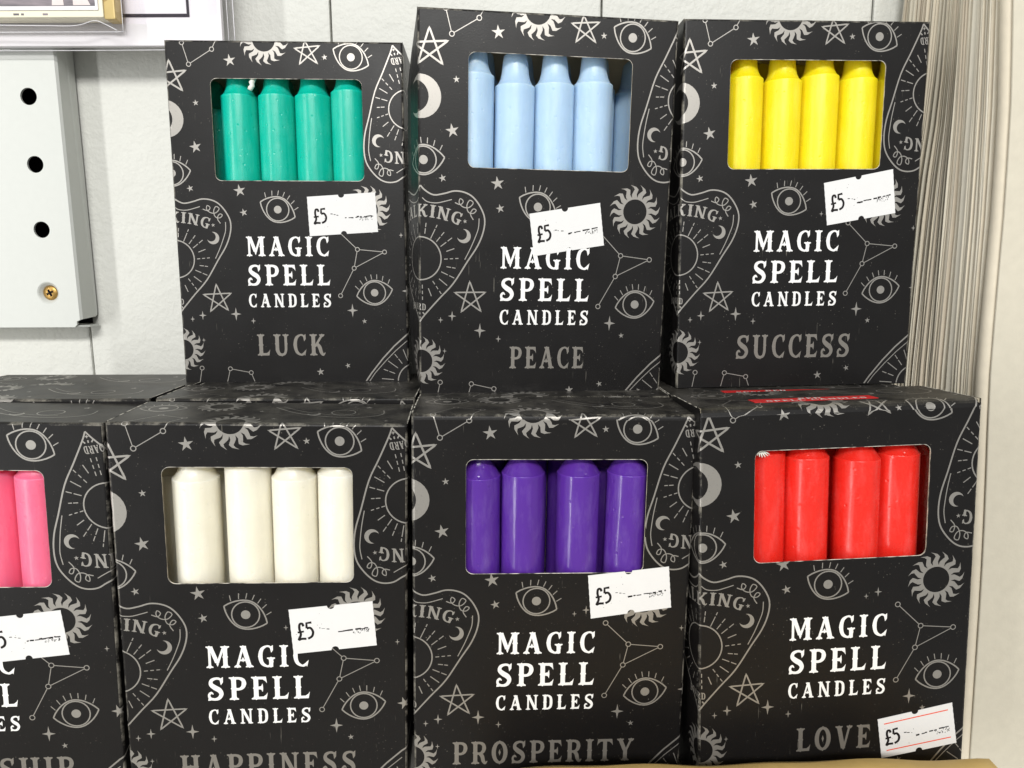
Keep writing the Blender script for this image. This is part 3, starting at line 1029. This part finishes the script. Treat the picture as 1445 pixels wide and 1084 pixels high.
BOX = dict(
    LUCK=dict(p=(-122.99, 262.96, 0.03346, 0.00385, -0.01956, -0.385), up=1, win=(15.3, 69.3, -48.5, -12.9), aff=((0.9922, -0.0063, -0.8675), (0.0049, 0.9899, -1.3411)), t=(-0.42, 0.28),
              w=('LUCK', 27.5, 52.9, -112.2, 7.9), st=[(48.06, -54.04), (72.94, -52.34), (73.66, -66.57), (48.58, -68.16)]),
    PEACE=dict(p=(-31.50, 236.98, 0.10676, 0.01813, 0.02166, -0.372), up=1, win=(15.9, 69.4, -47.9, -12.5), aff=((1.0047, 0.0122, 1.7014), (-0.0199, 1.0125, -0.2337)), t=(1.4, -4.29),
               w=('PEACE', 30.6, 56.3, -113.7, 7.4), st=[(36.43, -62.01), (60.16, -57.91), (62.04, -71.79), (38.21, -75.77)], pent=(2.2, 2.4), pent2=(-0.9, -2.6), bulge=(3.6, 0.8)),
    SUCCESS=dict(p=(57.72, 245.23, 0.06425, -0.00622, -0.01339, -0.229), up=1, win=(15.8, 69.5, -48.0, -12.6), aff=((0.9965, -0.002, -0.2636), (0.0031, 0.9948, -0.8665)), t=(0.39, 0.25),
                 w=('SUCCESS', 21.0, 62.3, -112.3, 8.1), st=[(49.78, -52.53), (74.0, -47.94), (75.8, -62.64), (51.6, -66.7)]),
    FRIENDSHIP=dict(p=(-204.78, 191.48, 0.08069, 0.03367, 0.0066, 0.961), up=0, win=(13.0, 66.8, -49.7, -14.0), aff=((1.0004, -0.0134, -3.1309), (-0.0011, 0.9983, -1.9671)), t=(-1.69, -1.52),
                    w=('FRIENDSHIP', 11.0, 69.0, -113.0, 7.9), st=[(45.28, -59.42), (68.55, -56.86), (70.2, -71.08), (46.9, -73.55)]),
    HAPPINESS=dict(p=(-117.57, 195.08, 0.07524, 0.02845, 0.01758, -0.517), up=0, win=(14.4, 68.3, -48.5, -12.9), aff=((0.9924, -0.0042, -1.7753), (-0.0024, 0.9968, -0.4487)), t=(-1.49, 0.18),
                   w=('HAPPINESS', 14.9, 68.2, -112.5, 7.9), st=[(48.79, -56.99), (73.63, -54.54), (74.81, -68.91), (49.92, -71.36)]),
    PROSPERITY=dict(p=(-31.21, 199.19, 0.05196, 0.01741, 0.00175, 0.175), up=0, win=(15.7, 69.7, -48.9, -13.4), aff=((1.0005, -0.0012, -0.9256), (0.0009, 0.9954, 0.1134)), t=(-0.31, 0.84),
                    w=('PROSPERITY', 11.9, 69.3, -111.8, 7.6), st=[(52.73, -49.6), (77.44, -46.94), (78.76, -60.18), (54.0, -63.51)], topr=1.7),
    LOVE=dict(p=(57.15, 195.73, 0.05082, -0.02439, -0.03029, 1.262), up=0, win=(16.2, 69.2, -47.1, -12.9), aff=((1.0196, 0.0, 0.3125), (-0.001, 1.0015, 3.5288)), t=(2.03, 3.75),
              w=('LOVE', 30.6, 54.0, -108.3, 7.6), st=[(56.01, -99.2), (79.56, -95.03), (81.63, -108.54), (57.7, -112.23)], red=True, topr=3.2, bulge=(1.0, 1.4)),
)
WORDS = dict(LUCK='teal', PEACE='light blue', SUCCESS='yellow', FRIENDSHIP='pink', HAPPINESS='ivory white', PROSPERITY='purple', LOVE='red')
ROOT, MW = {}, {}
for i, (nm, b) in enumerate(BOX.items()):
    MW[nm] = pose(*b['p'], b['up'])
    what = nm if nm != 'FRIENDSHIP' else 'FRIENDSHIP of which SHIP shows'
    ROOT[nm] = candle_box(MW[nm], 'black candle box marked %s, %s candles behind its window' % (what, WORDS[nm]), b['win'], b['aff'], b['t'], b['w'], b['st'], b.get('red', False),
                          b.get('pent', (0, 0)), b.get('pent2', (0, 0)), nm == 'LOVE', seed=11 + i, bulge=b.get('bulge', (0.8, 0.8)), topr=b.get('topr', 1.0))
# rows of the same boxes behind the lower front row
for nm, dx, dz2, dz3 in (('FRIENDSHIP', (1.5, 3.0), 0.9, 0.4), ('HAPPINESS', (0.6, 2.0), 0.2, -0.2), ('PROSPERITY', (-0.3, 0.6), -0.4, -0.2), ('LOVE', (-3.0, -3.5), -0.6, -0.6)):
    x, y, yaw, roll, pit, dz = BOX[nm]['p']
    copy_box(ROOT[nm], pose(x + dx[0], y + BD + 2.2, yaw * 0.6, roll * 0.3, 0.0, dz2, 0), 'black candle box directly behind the box marked %s, only its top showing' % nm)
    copy_box(ROOT[nm], pose(x + dx[1], y + 2 * BD + 3.2, yaw * 0.5, roll * 0.2, 0.0, dz3, 0), 'black candle box nearest the wall in the row behind the box marked %s' % nm)

# ------------------------------------------------------------------ candles
CR = 6.62
def candle_mesh(cone):
    L = 100.0
    g = Geo()
    if cone:
        top = [(1.0, -0.30), (1.0, -0.10), (0.985, 0.05), (0.96, 0.12), (0.945, 0.2), (0.80, 1.8), (0.66, 3.0), (0.56, 4.0), (0.51, 5.2), (0.47, 7), (0.43, 9.5), (0.25, 10.6), (0.1, 10.9)]
    else:
        top = [(1.0, -0.30), (1.0, -0.10), (0.985, 0.05), (0.955, 0.16), (0.935, 0.25), (0.85, 0.9), (0.755, 2.1), (0.69, 3.8), (0.655, 6.0), (0.62, 8.0), (0.58, 9.4), (0.40, 10.6), (0.1, 11.0)]
    prof = [(CR * 0.93, 0), (CR * 0.99, 0.5), (CR, 1.2), (CR * 0.995, 40), (CR, 70)] + [(CR * a, L + b) for a, b in top]
    g.lathe(prof, 40)
    return g
CM = {}
WICK = Geo()
WICK.tube([(0, 0, 110.2), (0.3, 0.1, 111.4), (1.3, 0.2, 112.1), (2.6, 0.1, 112.0)], [0.75, 0.7, 0.7, 0.6], 7)
wick_src = [None]

def candle(box, color, u, depth, sh, label, group, cone=False, lean=0.0):
    """sh = height of the shoulder below the top edge of the box front"""
    key = (color, cone)
    loc = MW[box] @ Matrix.Translation((u * MM, depth * MM, 0.47 * MM)) @ Matrix.Rotation(lean, 4, 'Y') @ Matrix.Rotation(random.uniform(0, 6.28), 4, 'Z')
    k = (BH + sh - 0.47 - (0.3 if BOX[box]['up'] else 1.0)) / 100.0
    root = empty('candle', loc)
    tag(root, label, 'candle', group)
    if key not in CM:
        o = candle_mesh(cone).obj('wax_body', WAX[color], root, True)
        w = WICK.obj('wick', M['wick'], root, True)
        CM[key] = (o.data, w.data)
    else:
        o = bpy.data.objects.new('wax_body', CM[key][0])
        COL.objects.link(o)
        o.parent = root
        w = bpy.data.objects.new('wick', CM[key][1])
        COL.objects.link(w)
        w.parent = root
    o.scale = (1, 1, k)
    w.location.z = 100 * (k - 1) * MM
    return root

CAND = dict(
    LUCK=('teal', False, [(23.3, -17.5, 0), (36.6, -17.4, 0), (50.0, -17.3, 0), (63.4, -15.8, 0)]),
    PEACE=('blue', False, [(18.0, -17.9, 0), (31.6, -20.8, 0), (45.2, -20.0, 0), (58.2, -19.2, 0.3)]),
    SUCCESS=('yellow', False, [(23.3, -17.2, 0), (36.6, -17.9, 0), (50.0, -16.3, 0), (63.4, -17.3, 0), (76.6, -17.2, 0.3)]),
    FRIENDSHIP=('pink', False, [(34.5, -16, 0), (48.0, -15.2, 1.0), (61.5, -16.1, 0)]),
    HAPPINESS=('ivory', False, [(21.6, -16.9, 0), (36.8, -13.3, 0), (50.2, -16.5, 0), (63.5, -15.2, 0)]),
    PROSPERITY=('purple', True, [(19.9, -19.1, 0.4), (33.3, -18.2, 0), (50.1, -18.2, 0), (64.2, -18.0, 0)]),
    LOVE=('red', True, [(22.2, -14.0, 2.0), (35.5, -15.7, 1.0), (50.7, -16.7, 0), (64.2, -15.9, 1.5)]),
)
SPECIAL = {('HAPPINESS', 1): 'tall ivory candle with its shoulder hidden by the window edge of the HAPPINESS box', ('HAPPINESS', 0): 'ivory candle beside the dim gap in the window of the HAPPINESS box',
           ('PROSPERITY', 3): 'slightly leaning purple candle just above the price sticker of the PROSPERITY box', ('PROSPERITY', 0): 'purple candle touching its neighbour and half hidden by the PROSPERITY window edge',
           ('LOVE', 2): 'red candle standing furthest forward in the window of the LOVE box', ('LOVE', 0): 'red candle under the frayed wick in the window of the LOVE box',
           ('LUCK', 0): 'teal candle beside the dark gap in the window of the LUCK box', ('PEACE', 0): 'light blue candle half hidden by the edge of the PEACE window', ('PEACE', 3): 'light blue candle beside the shaded gap in the PEACE window',
           ('SUCCESS', 4): 'yellow candle almost wholly hidden by the edge of the SUCCESS window', ('FRIENDSHIP', 2): 'pink candle against the edge of the window above the SHIP lettering'}
CNAME = dict(teal='teal', blue='light blue', yellow='yellow', pink='pink', ivory='ivory white', purple='purple', red='red')
for nm, (c, cone, L) in CAND.items():
    for j, (u, sh, back) in enumerate(L):
        lean = 0.012 if (nm == 'PROSPERITY' and j == 3) else random.uniform(-0.003, 0.003)
        candle(nm, c, u, CR + 0.85 + back, sh, SPECIAL.get((nm, j), '%s candle in the window of the box marked %s' % (CNAME[c], nm)), '%s candles in the front row of the %s box' % (c, nm), cone, lean)
    for j in range(6):
        u = 8.3 + 13.45 * j
        candle(nm, c, u, BD - 0.55 - CR, random.uniform(-19.5, -16.5), '%s candle in the shaded back row of the box marked %s' % (CNAME[c], nm), '%s candles in the back row of the %s box' % (c, nm), cone)

# loose wick ends that hang into two of the windows
def loose_wick(box, pts, rads, label):
    g = Geo()
    g.tube(pts, rads, 8)
    o = g.obj('wick_end', M['wick'], None, True)
    o.matrix_world = MW[box]
    tag(o, label, 'wick')
    return o
loose_wick('LUCK', [(30.6, 2.6, BH - 11.0), (30.4, 1.6, BH - 12.8), (29.7, 1.2, BH - 14.2), (30.0, 1.0, BH - 15.2), (29.3, 1.1, BH - 15.9), (28.9, 1.2, BH - 16.6)], [0.7, 0.8, 1.0, 0.85, 0.95, 0.8], 'white curled wick end hanging above the teal candles')
g = Geo()
for a in range(6):
    t = radians(-150 + a * 26)
    g.tube([(18.6, 2.2, BH - 12.4), (18.9 + 1.1 * cos(t), 1.6, BH - 13.4 + 0.7 * sin(t)), (19.2 + 2.0 * cos(t), 1.1, BH - 13.9 + 1.3 * sin(t))], [0.28, 0.24, 0.12], 5)
o = g.obj('wick_end', M['wick'], None, True)
o.matrix_world = MW['LOVE']
tag(o, 'frayed white wick end in the window corner above the red candles', 'wick')

# ------------------------------------------------------------------ setting: wall panels and shelf
WY = 312.0
wall = Geo()
wall.box(-700, 700, WY + 6, WY + 30, -ZB - 200, 600)
wroot = wall.obj('wall', M['wall'])
wroot.location = (0, 0, ZB * MM)
tag(wroot, 'white painted wall of wide boards', None, None, 'structure')
gx = [-74.4 + 112.0 * k for k in range(-5, 7)]
for a, b in zip(gx[:-1], gx[1:]):
    g = Geo()
    g.box(a + 0.35, b - 0.35, WY, WY + 6.0, -ZB - 150, 500)
    g.obj('panel', M['wall'], wroot, bevel=0.9)

g = Geo()
g.box(-480, 150, 60, WY - 0.3, -22, 0)
sh = g.obj('shelf', M['shelf'], bevel=1.0)
tag(sh, 'pale shelf board under the boxes', None, None, 'structure')
g = Geo()
g.box(150.5, 480, 100, WY - 0.3, -112, -90)
tag(g.obj('shelf', M['shelf'], bevel=1.0), 'lower shelf board under the paper stack', None, None, 'structure')

# ------------------------------------------------------------------ perforated wall bracket with a screw
br = empty('wall_bracket', at(-220, 299, 18))
tag(br, 'white perforated steel wall bracket held by a brass screw', 'bracket')
HX = [(25.9, 92.9), (25.7, 66.5), (25.5, 40.4), (26.1, 119.3), (26.3, 145.7)]
SX = (25.4, 14.4)
def circ(c, r, n=24):
    return [(c[0] + r * cos(2 * pi * k / n), c[1] + r * sin(2 * pi * k / n)) for k in range(n)]
rim = [(-70, 0), (35.2, 0), (36.2, 1.0), (36.2, 2.4), (37.6, 3.0), (37.6, 260), (-70, 260)]
holes = [circ(c, 3.35) for c in HX] + [circ(SX, 4.6)]
v, f = union([rim], [h + [h[0]] for h in holes])
def in_hole(p):
    return any(math.hypot(p[0] - c[0], p[1] - c[1]) < 3.3 for c in HX) or math.hypot(p[0] - SX[0], p[1] - SX[1]) < 4.5
f = [t for t in f if not in_hole((sum(v[i][0] for i in t) / 3, sum(v[i][1] for i in t) / 3))]
g = Geo()
g.add([(p[0], 0, p[1]) for p in v], f)
g.add([(p[0], 1.0, p[1]) for p in v], [t[::-1] for t in f])
n = len(rim)
g.add([(p[0], 0, p[1]) for p in rim] + [(p[0], 1.0, p[1]) for p in rim], [(i, (i + 1) % n, n + (i + 1) % n, n + i) for i in range(n)])
for h in holes[:-1]:
    n = len(h)
    g.add([(p[0], 0, p[1]) for p in h] + [(p[0], 1.0, p[1]) for p in h], [(i, n + i, n + (i + 1) % n, (i + 1) % n) for i in range(n)])
# countersink
n = 24
rings = [(4.6, 0.0), (4.1, 0.35), (3.3, 1.3), (2.9, 2.0)]
vs = [(SX[0] + r * cos(2 * pi * k / n), y, SX[1] + r * sin(2 * pi * k / n)) for r, y in rings for k in range(n)]
g.add(vs, [(i * n + k, (i + 1) * n + k, (i + 1) * n + (k + 1) % n, i * n + (k + 1) % n) for i in range(3) for k in range(n)])
g.obj('face_plate', M['metal'], br)
g = Geo()
g.add([(37.6 + 0.0, 0.0, 3.0), (37.6, 0.0, 260), (38.4, 0.9, 260), (38.4, 0.9, 3.3), (38.4, 12.0, 260), (38.4, 12.0, 6.2), (38.2, 12.0, 4.6), (38.2, 10.8, 3.9)],
      [(0, 3, 2, 1), (3, 7, 6, 5, 4, 2)])
g.add([(37.4, 1.0, 3.3), (37.4, 1.0, 260), (37.4, 12.0, 260), (37.4, 12.0, 4.6)], [(0, 1, 2, 3)])
g.obj('side_flange', M['metal'], br)
g = Geo()
g.add([(-70, 0.9, 0), (35.6, 0.9, 0), (39.0, 4.5, -0.2), (39.0, 11.5, -0.2), (-70, 11.5, -0.2), (-70, 0.9, 0.8), (35.6, 0.9, 0.8), (39.0, 4.5, 0.6), (39.0, 11.5, 0.6), (-70, 11.5, 0.6)],
      [(4, 3, 2, 1, 0), (5, 6, 7, 8, 9), (0, 1, 6, 5), (1, 2, 7, 6), (2, 3, 8, 7), (3, 4, 9, 8), (4, 0, 5, 9)])
g.obj('bottom_lip', M['metal'], br)
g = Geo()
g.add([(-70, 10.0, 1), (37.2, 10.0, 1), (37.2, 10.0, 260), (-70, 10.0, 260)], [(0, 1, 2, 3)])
g.obj('hole_shade_sheet', M['dark'], br)  # added dark sheet, its colour gives the shade seen through the holes
# screw
sc = empty('screw', at(-220 + SX[0], 300.2, 18 + SX[1]))
tag(sc, 'brass cross-head screw sunk in the white bracket', 'screw')
g = Geo()
n = 24
rings = [(0.0, -0.15), (1.6, -0.10), (2.7, 0.1), (3.15, 0.5), (2.2, 1.6)]
vs = [(r * cos(2 * pi * k / n), y, r * sin(2 * pi * k / n)) for r, y in rings for k in range(n)]
g.add(vs, [(i * n + k, (i + 1) * n + k, (i + 1) * n + (k + 1) % n, i * n + (k + 1) % n) for i in range(4) for k in range(n)])
g.obj('screw_head', M['brass'], sc, True)
g = Geo()
for a in (0.45, 0.45 + pi / 2):
    q = [(x * cos(a) - z * sin(a), x * sin(a) + z * cos(a)) for x, z in ((-1.5, -0.42), (1.5, -0.42), (1.5, 0.42), (-1.5, 0.42))]
    y = -0.20 - 0.02 * (a > 1)
    g.add([(p[0], y, p[1]) for p in q] + [(p[0], 0.6, p[1]) for p in q], [(0, 1, 2, 3), (0, 4, 5, 1), (1, 5, 6, 2), (2, 6, 7, 3), (3, 7, 4, 0)])
g.obj('cross_slot', M['dark'], sc)  # raised dark cross, the shade of the slot is put into its colour

# ------------------------------------------------------------------ sleeved prints at the upper left
def sleeve(name, x0, x1, z0, z1, y0, y1, parent, seed):
    """clear bag: wavy front and back film joined at the bottom and the right"""
    rnd = random.Random(seed)
    g = Geo()
    nx, nz = 26, 14
    ph = [rnd.uniform(0, 6) for _ in range(4)]
    def wv(s, t):
        return 0.35 * sin(9 * s + ph[0]) * sin(5 * t + ph[1]) + 0.25 * sin(17 * s + 8 * t + ph[2])
    for yy, sg in ((y0, -1), (y1, 1)):
        vs = []
        for j in range(nz + 1):
            for i in range(nx + 1):
                s, t = i / nx, j / nz
                e = min(1.0, min((1 - s) * 8, t * 6 + 0.0))
                yc = (y0 + y1) / 2
                vs.append((x0 + (x1 - x0) * s, yc + (yy - yc) * (0.08 + 0.92 * e ** 0.6) + (wv(s, t) * 0.5 * e if sg < 0 else 0), z0 + (z1 - z0) * t + 0.35 * sin(6 * s + ph[3]) * (1 - t)))
        g.add(vs, [(j * (nx + 1) + i, j * (nx + 1) + i + 1, (j + 1) * (nx + 1) + i + 1, (j + 1) * (nx + 1) + i) for j in range(nz) for i in range(nx)])
    return g.obj(name, M['film'], parent, True)

mp = empty('mounted_print', at(-170, 295.5, 126.9))
tag(mp, 'white mounted print with a thin dark border in a clear sleeve', 'print')
g = Geo()
g.box(-110, 57.2, -1.2, 1.2, 1.6, 190)
g.obj('mount_board', M['mount'], mp, bevel=0.25)
g = Geo()
g.box(-100, 44.0, -1.3, -1.21, 13.2, 185)
g.obj('picture_sheet', M['mount'], mp)
for nm_, bx in (('border_line', (-100, 45.0, -1.42, -1.22, 12.0, 13.2)), ('border_line', (44.0, 45.0, -1.42, -1.22, 13.2, 185))):
    g = Geo()
    g.box(*bx)
    g.obj(nm_, M['line'], mp)
sleeve('sleeve', -115, 62.0, 0.0, 192, -2.2, 1.6, mp, 3)

fp = empty('framed_print', at(-190, 288.5, 130.9))
tag(fp, 'small picture with a gold side edge in a crinkled clear sleeve', 'print')
g = Geo()
g.box(-90, 36.2, -3.0, 3.4, 5.2, 160)
g.obj('backing_board', M['cream'], fp, bevel=0.4)
g = Geo()
g.box(36.2, 40.4, -2.6, 3.2, 4.6, 160)
g.obj('gold_edge', M['gold'], fp, bevel=0.5)
g = Geo()
g.box(-86, 34.6, -3.5, -3.02, 7.6, 156)
g.obj('picture_border', M['mount'], fp)
g = Geo()
g.box(-86, 33.6, -3.62, -3.51, 9.0, 155)
pic = g.obj('picture', M['picture'], fp)
for q in ([(17.5, 9.2), (22.0, 9.2), (21.5, 16), (19.0, 24), (18.2, 15)], [(25.5, 9.2), (32.0, 9.2), (29.0, 15.5), (27.0, 24), (25.6, 16)]):
    n = len(q)
    mesh_obj('pale_shape', [(a, -3.68, b) for a, b in q] + [(a, -3.60, b) for a, b in q], [tuple(range(n))] + [(i, n + i, n + (i + 1) % n, (i + 1) % n) for i in range(n)], M['pale'], pic)
k = Ink()
rr = random.Random(5)
x = -60.0
while x < 20:
    d = rr.uniform(0.8, 4.5)
    if rr.random() < 0.65:
        k.poly([(x, 5.9), (x + d, 5.9), (x + d, 6.6), (x, 6.6)])
    x += d + rr.uniform(0.5, 2.5)
g = Geo()
for p in k.p:
    g.add([(a, -3.06, b) for a, b in p], [tuple(range(len(p)))])
g.obj('caption_mark', M['picture'], fp)
sleeve('sleeve', -92, 43.0, 0.0, 164, -4.6, 4.0, fp, 9)

for pts, r in ((smooth([(-60, 2.6), (-20, 2.9), (12, 2.5), (25, 2.5), (32, 4.2), (36, 3.0), (40.5, 0.7)], 5), 0.17), (smooth([(-80, 0.1), (0, 0.2), (43, 0.15)], 6), 0.16), (smooth([(42.8, 0.2), (43.0, 40), (43.0, 150)], 6), 0.14)):
    g = Geo()
    g.tube([(a, -2.2 + 0.0 * a, b) for a, b in pts], r, 6)
    g.obj('sleeve_seam', M['seam'], fp, True)
for pts, r in ((smooth([(-110, 0.2), (0, 0.0), (62, 0.25)], 6), 0.16), (smooth([(62.0, 0.2), (61.8, 60), (62.0, 185)], 6), 0.18), (smooth([(59.6, 1.0), (59.4, 60), (59.6, 185)], 6), 0.12)):
    g = Geo()
    g.tube([(a, -0.9, b) for a, b in pts], r, 6)
    g.obj('sleeve_seam', M['seam'], mp, True)

# ------------------------------------------------------------------ stack of paper leaning upright at the right
ps = empty('paper_stack', at(165, 275, -ZB - 90))
tag(ps, 'upright stack of cream paper sheets beside the right-hand boxes', 'paper')
rp = random.Random(21)
NS = 58
zs = [-ZB - 90 + (ZB + 350) * i / 26 for i in range(27)]
def interp(x, X, Y):
    if x <= X[0]:
        return Y[0] + (x - X[0]) * (Y[1] - Y[0]) / (X[1] - X[0])
    for i in range(len(X) - 1):
        if x <= X[i + 1]:
            return Y[i] + (Y[i + 1] - Y[i]) * (x - X[i]) / (X[i + 1] - X[i])
    return Y[-1] + (x - X[-1]) * (Y[-1] - Y[-2]) / (X[-1] - X[-2])
def front_x(z):
    return interp(z, [-151, -97, -41, 0, 31, 60, 94, 128], [178.0, 175.1, 172.5, 170.3, 169.6, 168.8, 167.0, 164.2])
def back_x(z):
    return interp(z, [-150, 0, 146], [152.0, 155.5, 159.0])
Y = 306.0
sheets = []
t = 0.0
while Y > 248.5:
    q = (306 - Y) / 58
    if 0.66 < q < 0.70:
        th, kind = 4.2, 'wide'
    elif q > 0.985:
        th, kind = 0.9, 'face'
    elif q > 0.885:
        th, kind = Y - 249.0, 'fold'
    else:
        th, kind = rp.uniform(0.25, 0.62), 'thin'
    sheets.append((Y, th, kind))
    Y -= th + (rp.choice((0.04, 0.05, 0.06, 0.1, 0.3)) if kind == 'thin' else 0.25)
bow = 0.0
for i, (y, th, kind) in enumerate(sheets):
    q = (306 - y) / 58
    bow = (0.8 * bow + rp.uniform(-0.3, 0.3)) if kind == 'thin' else bow * 0.3
    ph, am = rp.uniform(0, 6), rp.uniform(0.1, 0.5)
    jx = rp.choice((-0.45, -0.2, 0.0, 0.0, 0.2, 0.45, 0.9)) if kind == 'thin' else -0.5 if kind == 'fold' else 0.3
    vs = []
    for z in zs:
        xl = back_x(z) + (front_x(z) - back_x(z)) * q ** 1.15
        bend = 3.4 * math.exp(-((q - 0.38) / 0.16) ** 2) * (0.5 + 0.5 * math.tanh((z - 85) / 22.0))     # the bundle that curls to the right towards its top
        xl += jx + bow + am * sin(z * 0.035 + ph) + bend
        wy = 0.5 * sin(z * 0.02 + ph * 0.3) * (1 - q)
        y0, y1 = y - th + wy, y + wy
        r = min(th * 0.5, 2.4)
        vs += [(xl + r * 0.0 + (0.0 if kind != 'fold' else 0), (y0 + y1) / 2, z), (xl + r * 0.35, y0 + (th / 2) * 0.25, z), (xl + r, y0, z), (xl + 120, y0, z), (xl + 120, y1, z), (xl + r, y1, z), (xl + r * 0.35, y1 - (th / 2) * 0.25, z)]
    n = 7
    fs = [(a * n + k, a * n + (k + 1) % n, (a + 1) * n + (k + 1) % n, (a + 1) * n + k) for a in range(len(zs) - 1) for k in range(n)]
    fs += [tuple(range(n))[::-1], tuple((len(zs) - 1) * n + k for k in range(n))]
    vs = [(a - 165, b - 275, c + ZB + 90) for a, b, c in vs]
    m = PAPER[1] if kind == 'fold' else PAPER[0] if kind == 'face' else PAPER[3] if kind == 'wide' else PAPER[rp.choice((0, 1, 1, 2, 3))]
    mesh_obj('sheet', vs, fs, m, ps, kind == 'fold')

# ------------------------------------------------------------------ kraft packet lying in front of the lower boxes
g = Geo()
nx, ny = 40, 16
rk = random.Random(4)
def top_z(s, t):
    e = min(1, min(s, 1 - s) * 14) ** 0.5 * min(1, min(t, 1 - t) * 9) ** 0.25
    return (23.0 + 3.4 * s) * e + 0.5 * sin(14 * s + 5 * t) * e + 0.35 * sin(31 * s - 9 * t) * e
vs, fs = [], []
for j in range(ny + 1):
    for i in range(nx + 1):
        s, t = i / nx, j / ny
        vs.append((-10 + 159 * s, 118 + 75.5 * t, top_z(s, t) + 0.3))
for j in range(ny + 1):
    for i in range(nx + 1):
        s, t = i / nx, j / ny
        vs.append((-10 + 159 * s, 118 + 75.5 * t, 0.0))
K = (nx + 1) * (ny + 1)
for j in range(ny):
    for i in range(nx):
        a = j * (nx + 1) + i
        fs.append((a, a + 1, a + nx + 2, a + nx + 1))
        fs.append((K + a, K + a + nx + 1, K + a + nx + 2, K + a + 1))
for i in range(nx):
    fs.append((i, K + i, K + i + 1, i + 1))
    b = ny * (nx + 1) + i
    fs.append((b, b + 1, K + b + 1, K + b))
for j in range(ny):
    a = j * (nx + 1)
    fs.append((a, a + nx + 1, K + a + nx + 1, K + a))
    b = a + nx
    fs.append((b, K + b, K + b + nx + 1, b + nx + 1))
pk = mesh_obj('kraft_packet', vs, fs, M['kraft'], None, True)
tag(pk, 'tan kraft paper packet lying below the LOVE box', 'packet')
